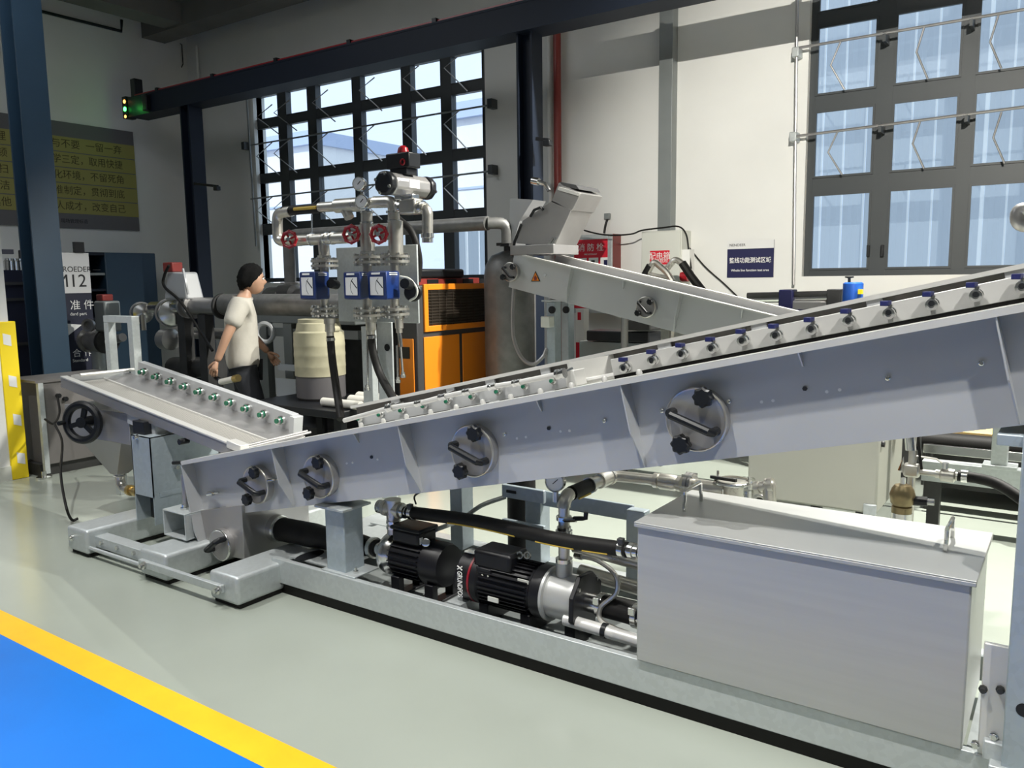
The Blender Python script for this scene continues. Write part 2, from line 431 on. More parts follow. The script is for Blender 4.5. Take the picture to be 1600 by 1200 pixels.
for px, h in ((425, 0), (452, 0), (512, 0), (585, 0), (654, 0), (718, 0)):
    k = (px - 400) / 360
    for yy, hh in ((227 - 62 * k, 48), (311 - 43 * k, 46), (170 - 95 * k, 44)):
        arms.append([at(px, yy, y=yr1), at(px - 24, yy + hh * .45, y=yr1 + .03), at(px + 12, yy + hh * (1.05 + .25 * k), y=yr1 + .09)])
op1 = opener('window_opener', 'dark rods and folding arms across the left window', (-9.5, yr1, 1.7), rods, arms, [(at(385, 150, y=yr1), at(400, 385, y=yr1))], r=.011, mt=M_greyp)
for px, py in ((767, 162), (768, 265), (382, 228)):
    p = at(px, py, y=yr1); MB().box((p.x - .03, yr1 - .03, p.z - .05), (p.x + .03, WY, p.z + .05)).build('gear_box', M_frame, op1)

# what stands outside the windows
struct(MB().box((-40, WY + .2, -.12), (30, 60, -.02)), 'trim_3', M_ground)
def corrugated(x0, x1, y, z1, label):
    t = thing('corrugated_screen', label, 'screen', ((x0 + x1) / 2, y, 0))
    n = int((x1 - x0) / .2); w = (x1 - x0) / n
    for i in range(n):
        a = x0 + i * w; g = .034 if i % 4 == 1 else .018; mb = MB(); k = 4
        pts = [(a + g + (w - g) * j / k, y + (.012 if j % 2 else 0)) for j in range(k + 1)]
        for j in range(k):
            (xa, ya), (xb, yb) = pts[j], pts[j + 1]
            mb.add([(xa, ya, 0), (xb, yb, 0), (xb, yb, z1), (xa, ya, z1)], [(0, 1, 2, 3)])
        mb.build('sheet', M_poly, t, smooth=0)
        MB().add([(a, y - .01, 0), (a + g, y - .01, 0), (a + g, y - .01, z1), (a, y - .01, z1)], [(0, 1, 2, 3)]).build('rib', M_polyr, t, smooth=0)
    return t
corrugated(-2.6, 3.6, WY + 1.0, 5.4, 'tall bluish corrugated sheet screen outside the right window')
corrugated(-6.9, -5.0, WY + 1.0, 2.35, 'low corrugated sheet screen outside the left window')
def outbuild(label, x0, x1, y, z1):
    t = thing('outside_building', label, 'building', ((x0 + x1) / 2, y, 0))
    MB().box((x0, y, 0), (x1, y + 4, z1)).build('wall', M_ext, t, smooth=0)
    MB().box((x0 - .1, y - .15, z1), (x1 + .1, y + 4.1, z1 + .35)).build('eave', M_extb, t, smooth=0)
    q = x0 + (x1 - x0) * .62
    MB().box((q, y - .12, 0), (q + .35, y - .02, z1)).build('downpipe', M_extb, t, smooth=0)
    for k in range(3):
        MB().box((x0, y - .03, z1 * (.55 + .15 * k)), (x1, y - .005, z1 * (.55 + .15 * k) + .05)).build('cladding_joint', M_extb, t, smooth=0)
p, q = at(388, 230, y=15), at(492, 230, y=15); outbuild('white clad building outside behind the left panes of the left window', p.x - 4, q.x, 15, at(450, 232, y=15).z)
p, q = at(706, 190, y=15), at(790, 190, y=15); outbuild('white clad building outside behind the right panes of the left window', p.x, q.x + 1.0, 15, at(730, 185, y=15).z)

# ---- blue steel columns and the crane beam
YB = 6.4
def column(name, label, cx_, cy_, z1, w=.29, mt_=None):
    mt_ = mt_ or M_navyd
    t = thing(name, label, 'column', (cx_, cy_, 0), 'navy steel columns of the hall')
    h = w / 2; mb = MB()
    mb.box((cx_ - h, cy_ - h, 0), (cx_ - h + .022, cy_ + h, z1)); mb.box((cx_ + h - .022, cy_ - h, 0), (cx_ + h, cy_ + h, z1))
    mb.box((cx_ - h + .022, cy_ - .01, 0), (cx_ + h - .022, cy_ + .01, z1))
    mb.build('shaft', mt_, t, smooth=0)
    MB().box((cx_ - h - .06, cy_ - h - .06, 0), (cx_ + h + .06, cy_ + h + .06, .025)).build('base_plate', M_navy, t, smooth=0)
    return t
pA = at(56, 300, y=4.1)
column('steel_column', 'navy steel column at the left edge, in front of the banner', pA.x, 4.1, CZ, .27, M_navy)
pB = at(306, 300, y=YB); column('steel_column', 'dark navy steel column in the far corner under the crane beam end', pB.x, YB, 3.78, .19)
pC = at(828, 200, y=YB); cC = column('steel_column', 'navy steel column right of the left window', pC.x, YB, CZ, .17)
for p_, k in ((pB, 1), (pC, 1)):
    pass
zb0 = at(600, 95, y=YB - .13).z
x_end = at(215, 165, y=YB).x
cb = thing('crane_beam', 'long navy crane runway beam crossing above the left window', 'beam', (x_end, YB, 3.8))
b0 = at(840, 42, y=YB - .14).z; b1 = at(400, 103, y=YB - .14).z
mb = MB()
mb.box((x_end, YB - .14, b0), (5.9, YB + .14, b0 + .02)); mb.box((x_end, YB - .14, b1 - .02), (5.9, YB + .14, b1)); mb.box((x_end, YB - .012, b0 + .02), (5.9, YB + .012, b1 - .02))
mb.box((x_end, YB - .135, b0 + .02), (5.9, YB - .125, b1 - .02))
mb.build('beam', M_navyd, cb, smooth=0)
MB().box((x_end + .1, YB - .10, b1), (5.9, YB - .06, b1 + .03)).build('conductor_rail', M_red, cb, smooth=0)
for i in range(9):
    xx = x_end + .6 + i * 1.15
    MB().box((xx, YB - .12, b1), (xx + .05, YB - .03, b1 + .045)).build('rail_clip', M_blk, cb, smooth=0)
MB().box((x_end + .02, YB - .1, b1), (x_end + .12, YB + .02, b1 + .24)).build('end_stop', M_blk, cb, bevel=.01)
MB().box((x_end + .42, YB - .2, b0 + .02), (x_end + .52, YB - .135, b1 - .03)).build('limit_switch', M_blk, cb, bevel=.01)
sg = thing('signal_lamp', 'small three-light signal glowing green at the crane beam end', 'signal light', (x_end - .06, YB - .2, b0))
MB().box((x_end - .1, YB - .16, b0 - .01), (x_end - .01, YB - .02, b1 + .02)).build('housing', M_blk, sg, bevel=.008)
for k, (mm, rr) in enumerate(((M_amberl, .024), (M_greenl, .03), (M_amberl, .02))):
    c = V((x_end - .03, YB - .165, b1 - .05 - k * .095))
    MB().ball(c, rr, 12, (1, .5, 1)).build('lens', mm, sg)
lamp('signal_glow', 'POINT', (x_end + .18, YB - .22, b0 + .1), 0.7, (0.1, 1.0, 0.15), shadow_soft_size=.03)

# ---- fittings on the back wall
t = MB().box((at(1030, 200, y=WY - .1).x, WY - .12, 1.5), (at(1051, 200, y=WY - .1).x, WY, CZ)).build('wall_post', M_greyp, bevel=.004)
tag(t, 'grey steel trunking post running up the white wall', 'post')
p = at(871, 200, y=WY - .08)
tag(MB().cyl((p.x, WY - .08, 0), (p.x, WY - .08, CZ), .04, n=14).build('red_pipe', M_redd), 'dark red fire pipe running up beside the navy column', 'pipe')
p = at(859, 200, y=WY - .05)
tag(MB().cyl((p.x, WY - .05, 0), (p.x, WY - .05, CZ), .03, n=12).build('white_conduit', M_wall), 'white conduit running up beside the red fire pipe', 'pipe')
cc = thing('camera_bracket', 'small black bracket sticking out right of the tall navy column', 'bracket', at(850, 215, y=YB - .1))
p = at(838, 217, y=YB - .1); q = at(858, 219, y=YB - .1)
MB().bar(p, q, .03, .03).build('arm', M_blk, cc); MB().box((q.x - .05, q.y - .03, q.z - .05), (q.x + .02, q.y + .03, q.z)).build('head', M_blk, cc, bevel=.006)
cc = thing('camera_bracket', 'small black bracket sticking out of the corner column', 'bracket', at(330, 290, y=YB - .1))
p = at(304, 287, y=YB - .09); q = at(340, 291, y=YB - .1)
MB().bar(p, q, .03, .03).build('arm', M_blk, cc); MB().box((q.x - .05, q.y - .03, q.z - .05), (q.x + .02, q.y + .03, q.z)).build('head', M_blk, cc, bevel=.006)

# hydrant cabinet
a = at(890, 368, y=WY - .2); b = at(956, 424, y=WY - .2)
hx0, hx1, hz1 = a.x, b.x, a.z; hz0 = hz1 - .80
h = thing('hydrant_cabinet', 'steel fire hydrant cabinet with red printed door on the white wall', 'cabinet', ((hx0 + hx1) / 2, WY, hz0))
MB().box((hx0, WY - .18, hz0), (hx1, WY, hz1)).build('body', M_redd, h, bevel=.004)
mb = MB(); yy = WY - .2; w_ = .05
mb.box((hx0, yy, hz0), (hx0 + w_, yy + .02, hz1)); mb.box((hx1 - w_, yy, hz0), (hx1, yy + .02, hz1)); mb.box((hx0 + w_, yy, hz1 - w_), (hx1 - w_, yy + .02, hz1)); mb.box((hx0 + w_, yy, hz0), (hx1 - w_, yy + .02, hz0 + w_))
mb.build('door_frame', M_galv, h, bevel=.003)
dr = MB().box((hx0 + w_, yy + .006, hz0 + w_), (hx1 - w_, yy + .02, hz1 - w_)).build('door', M_signred, h, smooth=0)
text('消 防 栓', .085, ((hx0 + hx1) / 2, yy + .005, hz1 - .135), X, Z, M_white, h, align='CENTER')
text('FIRE HYDRANT', .022, ((hx0 + hx1) / 2, yy + .005, hz1 - .20), X, Z, M_white, h, align='CENTER')
for k in range(3):
    xx = hx0 + .09 + k * .135; MB().box((xx, yy + .003, hz1 - .37), (xx + .11, yy + .006, hz1 - .235)).build('picture', M_white, h, smooth=0)
    MB().box((xx + .02 + .01 * k, yy + .001, hz1 - .36), (xx + .06 + .01 * k, yy + .003, hz1 - .26)).build('picture_figure', M_navyp if k != 1 else M_black, h, smooth=0)
for k in range(3):
    xx = hx0 + .09 + k * .135; MB().box((xx, yy + .003, hz1 - .56), (xx + .11, yy + .006, hz1 - .42)).build('picture', M_white, h, smooth=0)
cb2 = thing('cable_stub', 'short black cable and socket above the hydrant cabinet', 'cable', at(948, 350, y=WY))
MB().tube(spline([at(944, 364, y=WY - .04), at(946, 352, y=WY - .03), at(949, 342, y=WY - .02)]), .012, 8).build('cable', M_rub, cb2)
p = at(949, 338, y=WY - .02); MB().box((p.x - .03, WY - .04, p.z - .03), (p.x + .03, WY, p.z + .03)).build('socket', M_greyp, cb2, bevel=.004)

# electrical cabinet
a = at(1001, 362, y=WY - .25); b = at(1064, 362, y=WY - .25)
ex0, ex1, ez1 = a.x, b.x, a.z; ez0 = ez1 - .95
e = thing('electrical_cabinet', 'pale grey electrical cabinet with small red warning plate on the wall', 'cabinet', ((ex0 + ex1) / 2, WY, ez0))
MB().box((ex0, WY - .23, ez0), (ex1, WY, ez1)).build('body', M_elec, e, bevel=.006)
MB().box((ex0 + .01, WY - .25, ez0 + .01), (ex1 - .01, WY - .23, ez1 - .01)).build('door', M_elec, e, bevel=.005)
MB().box((ex1 - .09, WY - .262, ez1 - .62), (ex1 - .06, WY - .25, ez1 - .48)).build('lock', M_blk, e, bevel=.003)
pz = at(1016, 392, y=WY - .25); qz = at(1046, 413, y=WY - .25)
pl = MB().box((pz.x, WY - .256, qz.z), (qz.x, WY - .25, pz.z)).build('warning_plate', M_signred, e, smooth=0)
text('配电箱', .075, ((pz.x + qz.x) / 2, WY - .257, pz.z - .055), X, Z, M_white, e, align='CENTER')
text('有电危险', .045, ((pz.x + qz.x) / 2, WY - .257, qz.z + .035), X, Z, M_white, e, align='CENTER')
p = at(1068, 410, y=WY - .15); MB().box((p.x - .0, WY - .22, p.z - .1), (p.x + .09, WY - .1, p.z + .12)).build('side_switch', M_white, e, bevel=.004)
p = at(1068, 432, y=WY - .15); MB().cyl((p.x, WY - .2, p.z), (p.x + .07, WY - .2, p.z), .05, n=12).build('red_socket', M_red, e)
# cable from rear chute over cabinet and down
ca = [at(880, 340, y=6.9), at(905, 357, y=7.1), at(945, 367, y=7.25), at(985, 366, y=7.3), at(1003, 360, y=WY - .27), at(1035, 356, y=WY - .27), at(1060, 354, y=WY - .27), at(1072, 366, y=WY - .22), at(1076, 390, y=WY - .2), at(1080, 420, y=WY - .2)]
tag(MB().tube(spline(ca, 5), .008, 6).build('black_cable', M_rub, org=ca[0]), 'thin black cable draped over the electrical cabinet', 'cable')
ca = [at(1069, 377, y=WY - .03), at(1100, 415, y=WY - .03), at(1130, 442, y=WY - .03), at(1155, 466, y=WY - .03)]
tag(MB().tube(spline(ca, 4), .007, 6).build('black_cable', M_rub, org=ca[0]), 'thin black cable running diagonally down the white wall', 'cable')

# blue wall sign
a = at(1137, 377, y=WY - .01); b = at(1208, 433, y=WY - .01)
sgn = thing('wall_sign', 'navy and white area sign hanging on the white wall', 'sign', ((a.x + b.x) / 2, WY, b.z))
MB().box((a.x, WY - .012, b.z), (b.x, WY, a.z)).build('panel', M_navyp, sgn, smooth=0)
MB().box((a.x, WY - .014, a.z - .075), (b.x, WY - .012, a.z)).build('header', M_signw, sgn, smooth=0)
text('NENDEER', .035, (a.x + .02, WY - .015, a.z - .04), X, Z, M_black, sgn)
cxm = (a.x + b.x) / 2
text('整线功能测试区域', .055, (cxm, WY - .013, a.z - .185), X, Z, M_white, sgn, align='CENTER', width=(b.x - a.x) * .9, bold=.010)
text('Whole line function test area', .03, (cxm, WY - .013, a.z - .275), X, Z, M_white, sgn, align='CENTER', width=(b.x - a.x) * .82, bold=.008)

# ---- left wall banner
by0, by1 = at(217, 360, x=WX).y, at(-60, 380, x=WX).y
bz1 = at(203, 206, x=WX).z; bz0 = at(217, 361, x=WX).z
bn = thing('wall_banner', 'large olive gold slogan banner high on the left wall', 'banner', (WX, by0 - 2, bz0))
yL = by0 - 4.0
MB().box((WX, yL, bz0), (WX + .02, by0, bz1)).build('panel', M_bannerg, bn, smooth=0)
hgt = bz1 - bz0; g1 = bz1 - hgt * .135; g0 = bz0 + hgt * .135
rows = ['与不要  一留一弃', '学三定，取用快捷', '化环境，不留死角', '准制定，贯彻到底', '人成才，改变自己']
heads = ['整理', '整顿', '清扫', '清洁', '其他']
ru = V((0, 1, 0))
rh = (g1 - g0) / 5
yt0 = at(84, 300, x=WX).y; yt1 = at(192, 300, x=WX).y
for k in range(5):
    zc = g1 - rh * (k + .5)
    MB().box((WX + .02, yL + .05, zc - rh * .47), (WX + .024, by0 - .08 * (k == 9), zc + rh * .47)).build('row', M_banner, bn, smooth=0)
    text(rows[k], rh * .62, (WX + .024, yt0, zc), ru, Z, M_bannert, bn, width=(yt1 - yt0))
    text(heads[k], rh * .62, (WX + .024, at(-18, 300, x=WX).y, zc), ru, Z, M_bannert, bn)
text('现场管理标语', rh * .3, (WX + .021, yt0 + .05, bz0 + hgt * .065), ru, Z, M_black, bn)

# conduit on left wall top
ca = [at(57, 16, x=WX + .05), at(190, 49, x=WX + .05), at(190, 31, x=WX + .05)]
tag(MB().tube(ca, .02, 6).build('wall_conduit', M_blk, org=ca[0]), 'thin black conduit near the ceiling on the left wall', 'pipe')
ca = [at(300, 50, y=7.5), at(271, 60, y=7.5), at(284, 70, y=7.5), at(286, 100, y=7.5), at(272, 130, y=7.5)]
tag(MB().tube(ca, .008, 6).build('loose_wire', M_blk, org=ca[0]), 'thin loose wire hanging down to the crane beam end', 'cable')
p = at(306, 60, y=WY - .06)
tag(MB().cyl((p.x, WY - .06, 3.6), (p.x, WY - .06, 5.0), .02, n=8).build('corner_conduit', M_wall, org=(p.x, WY - .06, 3.6)), 'pale conduit in the upper room corner', 'pipe')

# ---- white partition end with yellow corner guard (left edge)
pc = at(45, 745, z=0)
pt = thing('partition_end', 'white partition end with yellow reflective corner guard at the left edge', 'partition', (pc.x - .1, pc.y - .3, 0))
MB().box((pc.x - .25, pc.y - 1.2, .12), (pc.x, pc.y - .05, 4.0)).build('panel', M_wall, pt, smooth=0)
MB().box((pc.x - .25, pc.y - 1.2, 0), (pc.x + .01, pc.y - .13, .12)).build('kerb', M_elec, pt, smooth=0)
gz = at(20, 502, x=pc.x).z
MB().box((pc.x - .26, pc.y - .135, 0), (pc.x + .012, pc.y, gz)).build('corner_guard', M_yel, pt, bevel=.006)
for px, py in ((11, 530), (20, 595), (27, 655), (33, 715), (6, 478)):
    c = at(px, py, x=pc.x + .014)
    if c.z > gz: continue
    MB().prism([(pc.x + .012, c.y - .03, c.z + .05), (pc.x + .012, c.y + .03, c.z + .03), (pc.x + .012, c.y + .03, c.z - .06), (pc.x + .012, c.y - .03, c.z - .04)], (.003, 0, 0)).build('reflector', M_refl, pt, smooth=0)
# ================================================================== MAIN CONVEYOR
AC = atan(.2285); O_C = V((-4.07, 0, .615))
EC, NC = V((cos(AC), 0, sin(AC))), V((-sin(AC), 0, cos(AC)))
def cf(s, t, n): return O_C + EC * s + Y * t + NC * n
def cs(px, py, y): return (at(px, py, y=y) - O_C).dot(EC)
TE, TP, TF = 2.60, 2.68, 3.20      # flange edge, near panel, far panel
SE = 4.95
cv = thing('inclined_conveyor', 'long grey stainless inclined conveyor rising to the right across the picture', 'conveyor', (-2.0, 2.9, .5))
MB().box((0, TP, -.333), (SE, TP + .005, 0), cf).build('side_panel', M_steel, cv, smooth=0)
mb = MB(); mb.box((0, TE, -.006), (SE, TP + .10, 0), cf); mb.box((0, TE, -.022), (SE, TE + .005, -.006), cf)
mb.box((0, TP + .10, -.03), (SE, TF, -.024), cf)
mb.build('top_flange', M_steelw, cv, smooth=0)
mb = MB(); mb.box((0, TP, -.338), (SE, TF, -.333), cf); mb.build('bottom_plate', M_steel, cv, smooth=0)
MB().box((0, TF, -.333), (SE, TF + .005, -.02), cf).build('side_panel', M_steel, cv, smooth=0)
def rib(s, full=True):
    mb = MB()
    pr = [(TE + .004, -.006), (TP, -.006), (TP, -.333), (TP - .012, -.333), (TE + .008, -.20)] if full else [(TP - .035, -.006), (TP, -.006), (TP, -.07), (TP - .006, -.07)]
    mb.prism([cf(s, t_, n_) for t_, n_ in pr], EC * .005)
    mb.build('rib' if full else 'gusset', M_steel, cv, smooth=0)
for px, py in ((421, 697), (617, 655), (965, 592), (1552, 486)): rib(cs(px, py, TE))
for px, py in ((548, 665), (835, 620), (1245, 550)): rib(cs(px, py, TP - .03), False)
# end plate with folded edges
mb = MB()
mb.prism([cf(0, TE, 0), cf(0, TF, 0), cf(0, TF, -.333), cf(0, TP, -.333), cf(0, TP, -.50), cf(0, TE + .03, -.53), cf(0, TE, -.40)], EC * .006)
mb.build('end_plate', M_steel, cv, smooth=0)
mb = MB(); mb.box((.006, TE, -.53), (.10, TE + .0, -.006), cf) if 0 else None
# studs and bolt dots
for px, py in ((946, 657), (1388, 590), (1534, 567), (790, 678), (1140, 627), (1036, 641)):
    c = at(px, py, y=TP); MB().lathe(c, (0, -1, 0), [(.008, 0), (.008, .012), (.005, .014)], 10).build('stud', M_pol, cv)
for px, py in ((808, 685), (822, 683), (876, 674), (890, 673), (1190, 628), (1208, 626), (1292, 612), (1312, 609), (542, 724), (551, 723), (590, 718)):
    c = at(px, py, y=TP); MB().lathe(c, (0, -1, 0), [(.0055, 0), (.0055, .002)], 8).build('weld_dot', M_white, cv)
for px, py in ((858, 669), (1258, 607), (581, 714)):
    c = at(px, py, y=TP); MB().lathe(c, (0, -1, 0), [(.008, 0), (.008, .006)], 6).build('bolt', M_dark, cv)

def knob(c, ax, r, parent, d=.035):
    mb = MB(); ax, u, w = frame_of(ax); n = 32; vs = []
    for h_, k_ in ((0, .7), (d * .3, 1), (d * .85, 1), (d, .8)):
        for i in range(n):
            a_ = 2 * pi * i / n; rr = r * k_ * (1 + .09 * cos(8 * a_)); vs.append(V(c) + ax * h_ + (u * cos(a_) + w * sin(a_)) * rr)
    fs = []
    for j in range(3):
        for i in range(n): fs.append((j * n + i, j * n + (i + 1) % n, (j + 1) * n + (i + 1) % n, (j + 1) * n + i))
    fs += [tuple(range(n))[::-1], tuple(3 * n + i for i in range(n))]
    mb.add(vs, fs); return mb.build('star_knob', M_blk, parent)
def porthole(c, r, root, e, n_, ax=(0, -1, 0), flat=False):
    c = V(c); ax = V(ax).normalized(); e = V(e); n_ = V(n_)
    d = MB().lathe(c, ax, [(r * .98, 0), (r * .98, .008), (r, .010), (r, .042), (r * .96, .046), (r * .90, .044), (r * .0, .046)], 40).build('porthole_cover', M_steeld, root)
    MB().torus(c + ax * .042, ax, r * .975, .005, 40, 8).build('rim', M_pipe, d)
    k = r / .102
    for sg_ in (1, -1):
        q = c + (e * .052 + n_ * .068) * sg_ * k
        MB().cyl(q + ax * .04, q + ax * .06, .008, n=8).build('stem', M_pol, d)
        knob(q + ax * .054, ax, .031 * k, d)
    a_ = c + (e * -.068 + n_ * .036) * k; b_ = c + (e * .062 - n_ * .044) * k
    mb = MB(); mb.tube([a_ + ax * .04, a_ + ax * .08, a_ + ax * .094 + (b_ - a_) * .06, b_ + ax * .094 - (b_ - a_) * .06, b_ + ax * .08, b_ + ax * .04], .0145 * k, 10)
    mb.build('grip', M_blk, d)
    return d
for px, py, r in ((1089, 655, .111), (740, 704, .110), (500, 744, .106), (402, 757, .100)):
    porthole(at(px, py, y=TP - .03) + Y * .03, r, cv, EC, NC)
# thumb screws on first section
for px, py in ((330, 771), (424, 750)):
    c = at(px, py, y=TP - .03); MB().cyl(c - EC * .03, c + EC * .02, .014, n=12).build('thumb_screw', M_pol, cv); MB().cyl(c + EC * .02, c + EC * .07, .006, n=8).build('screw_rod', M_pol, cv)
# far rail with slots
mb = MB(); s0 = cs(553, 632, TF)
mb.box((s0, TF - .03, .102), (SE, TF + .03, .118), cf)
mb.box((s0, TF + .022, -.02), (SE, TF + .03, .108), cf)
mb.build('far_rail', M_steelw, cv, smooth=0)
cuts = [(610, 622), (696, 708), (757, 771), (843, 857), (1026, 1046), (1172, 1196), (1352, 1377), (1568, 1640)]
for a, b in cuts:
    def pyl(px): return 632 - (px - 553) * .2085
    sa, sb = cs(a, pyl(a), TF - .02), cs(b, pyl(b), TF - .02)
    MB().box((sa, TF - .022, -.02), (sb, TF - .012, .108), cf).build('rail_bridge', M_steel, cv, smooth=0)
MB().box((s0, TF + .012, -.02), (SE, TF + .02, .106), cf).build('rail_backing', M_railb, cv, smooth=0)
p = at(938, 560, y=TF - .1); sp = (p - O_C).dot(EC)
MB().box((sp, TP + .14, -.02), (sp + .012, TF, .10), cf).build('divider', M_steelw, cv, smooth=0)
for k in range(2):
    MB().cyl(cf(cs(898, 592, 2.9), 2.93 + .06 * k, .012), cf(cs(975, 574, 2.9), 2.93 + .06 * k, .012), .012, n=8).build('belt_roller', M_steelw, cv)
# nozzle boards
TB = 2.83
sL0, sL1 = cs(557, 650, TB), cs(886, 585, TB)
MB().box((sL0, TB, .002), (sL1, TB + .06, .062), cf).build('nozzle_board', M_steel, cv, bevel=.003)
MB().box((sL1, TB - .02, -.0), (sL1 + .045, TB + .07, .066), cf).build('board_end', M_steelw, cv, bevel=.003)
sR0 = cs(957, 580, TB)
MB().box((sR0, TB, .012), (SE, TB + .05, .078), cf).build('nozzle_board', M_steelw, cv, bevel=.002)
MB().box((sR0, TB + .005, -.002), (SE, TB + .045, .012), cf).build('dark_gap_strip', M_rub, cv, smooth=0)  # black strip standing in for the shaded gap under the board
# ball valves on the right board
vx = [(975, 574), (1019, 562), (1065, 552), (1112, 543), (1160, 531), (1212, 523), (1268, 513), (1326, 500), (1389, 488), (1456, 474), (1525, 460), (1597, 447)]
v0 = None
for px, py in vx:
    c = at(px, py, y=TB - .045)
    if v0 is None:
        mb = MB(); mb.lathe(c + Y * .045, (0, -1, -.08), [(.013, 0), (.013, .012), (.019, .013), (.019, .026), (.014, .028), (.014, .036), (.018, .038), (.018, .052), (.010, .053), (.010, .04)], 12)
        mb.cyl(c + Y * .02, c + Y * .02 + Z * .024, .008, n=8)
        v0 = mb.build('ball_valve', M_pol, cv); cv0 = c
        MB().hexa([c + Y * (.02 + dy) + X * dx + Z * dz for dz, w in ((.019, 1), (.036, 1)) for dx, dy in ((-.030, -.012), (-.006, -.012), (.002, .010), (-.022, .010))]).build('lever', M_valveblue, v0, bevel=.002)
        MB().cyl(c + Y * -.004, c + Y * -.010, .009, n=10).build('bore', M_blk, v0)
    else: dup(v0, c - cv0, cv)
# glass nozzles of the left board and pipe manifold
nz = None
for i in range(9):
    s = sL0 + .04 + (sL1 - sL0 - .10) * i / 8; c = cf(s, TB, .04)
    if nz is None:
        nz = MB().lathe(c, (0, -1, 0), [(.012, 0), (.012, .01), (.017, .011), (.017, .022), (.011, .024), (.011, .032)], 12).build('nozzle', M_pol, cv); nz0 = c
        MB().cyl(c - Y * .032, c - Y * .038, .008, n=8).build('nozzle_tip', M_green, nz)
    else: dup(nz, c - nz0, cv)
TM = 2.745
pm = [at(538, 657, y=TM), at(610, 637, y=TM), at(655, 630, y=TM), at(692, 620, y=TM), at(730, 612, y=TM), at(770, 604, y=TM), at(808, 598, y=TM), at(876, 584, y=TM)]
for i in range(7):
    MB().tube([pm[i], pm[i + 1]], .0115, 10).build('manifold_pipe', M_steelw, cv)
for i, p in enumerate(pm[1:]):
    r = .021 if i in (0, 6) else .015
    MB().lathe(p - EC * .02, EC, [(r, 0), (r, .012), (r * .85, .014), (r * .85, .026), (r, .028), (r, .04)], 10).build('coupling', M_pol, cv)
    MB().cyl(p, V((p.x, TB, p.z + .012)), .008, n=8).build('branch', M_pol, cv)
f0 = None
for i in range(11):
    s = cs(560, 668, 2.64) + i * .145; c = cf(s, 2.66, 0)
    if f0 is None:
        f0 = MB().lathe(c, NC, [(.010, 0), (.012, .008), (.008, .020), (.0, .022)], 10).build('drain_nub', M_steelw, cv); f00 = c
    else: dup(f0, c - f00, cv)
# underside bracket at right
p = at(1560, 668, y=TP + .02); MB().box((p.x, TP - .02, p.z - .045), (p.x + .5, TP + .3, p.z - .012)).build('support_plate', M_galvb, cv, bevel=.003)

# sump under the low end
sm = thing('sump_box', 'square stainless sump box under the low end of the conveyor', 'box', (-3.8, 2.9, .08))
mb = MB(); mb.prism([(-3.935, 2.66, .095), (-3.625, 2.66, .115), (-3.625, 2.66, .415), (-4.0, 2.66, .33)], (0, .46, 0)); mb.build('box', M_steeld, sm, smooth=0, bevel=.003)
c = at(349, 850, y=2.65)
d = MB().lathe(c + Y * .01, (0, -1, 0), [(.088, 0), (.088, .03), (.080, .036), (0, .034)], 36).build('cover', M_steeld, sm)
MB().torus(c + Y * -.022, (0, -1, 0), .084, .006, 36, 8).build('rim', M_pol, d)
a_, b_ = c + V((-.055, -.03, -.028)), c + V((.05, -.03, .045))
MB().tube([a_ + Y * .03, a_ - Y * .03, a_ - Y * .045 + (b_ - a_) * .08, b_ - Y * .045 - (b_ - a_) * .08, b_ - Y * .03, b_ + Y * .03], .016, 10).build('grip', M_blk, d)
hc = V((-3.625, 2.877, .235))
MB().cyl(hc, hc + X * .04, .075, n=24).build('outlet_ring', M_pol, sm)

# ================================================================== BASE FRAME
bf = thing('base_frame', 'galvanised floor frame of channel beams under the conveyor and tank', 'frame', (-1.8, 2.9, 0))
FY = 2.63
mb = MB(); mb.box((-3.36, FY, .06), (.9, FY + .006, .185)); mb.box((-3.36, FY, .18), (.9, FY + .03, .186)); mb.box((-3.36, FY, .06), (.9, FY + .03, .066))
mb.build('near_channel', M_galv, bf, bevel=.003)
mb = MB(); mb.box((-3.36, 3.42, .06), (.9, 3.426, .185)); mb.box((-3.36, 3.35, .18), (.9, 3.42, .186)); mb.build('far_channel', M_galv, bf, smooth=0)
for x_ in (-2.25, -1.15, -.2): MB().box((x_, FY + .07, .07), (x_ + .08, 3.35, .17)).build('cross_member', M_galv, bf, smooth=0)
for x0, x1 in ((-3.2, -2.52), (-2.5, -1.30)):
    MB().box((x0, FY + .04, .09), (x1, 3.33, .098)).build('pump_plate', M_greyp, bf, smooth=0)  # plates widened and coloured dark in place of the conveyor's shade
MB().box((-3.34, FY + .02, 0), (.9, FY + .07, .06)).build('black_strip', M_rub, bf, smooth=0)  # black strip closing the gap under the near channel
for x_ in (-.35, .35): MB().cyl((x_, FY + .005, 0), (x_, FY + .04, .06), .03, n=10).build('levelling_foot', M_blk, bf)
def foot(x0, x1, name='foot_beam'):
    mb = MB(); mb.box((x0, 2.37, .022), (x1, 3.6, .167)); o = mb.build(name, M_galv, bf, bevel=.018, seg=3)
    MB().box((x0 + .01, 2.39, 0), (x1 - .01, 3.58, .022)).build('rubber_pad', M_rub, o, bevel=.004)
    return o
foot(-3.525, -3.30)
foot(-4.15, -3.905)
foot(-4.925, -4.70)
for x0, x1 in ((-3.905, -3.525),):
    pass
MB().box((-4.12, 2.345, .075), (-3.40, 2.37, .115)).build('tie_bar', M_galv, bf, bevel=.003)
for x_ in (-4.06, -3.41): MB().lathe((x_, 2.345, .095), (0, -1, 0), [(.022, 0), (.022, .012), (.012, .013), (.012, .03), (.0, .03)], 10).build('tie_bolt', M_pol, bf)
MB().box((-4.72, 2.42, .06), (-4.13, 2.50, .125)).build('tie_bar', M_galv, bf, bevel=.003)
MB().cyl((-4.72, 2.39, .06), (-4.13, 2.39, .06), .012, n=8).build('tie_rod', M_galv, bf)
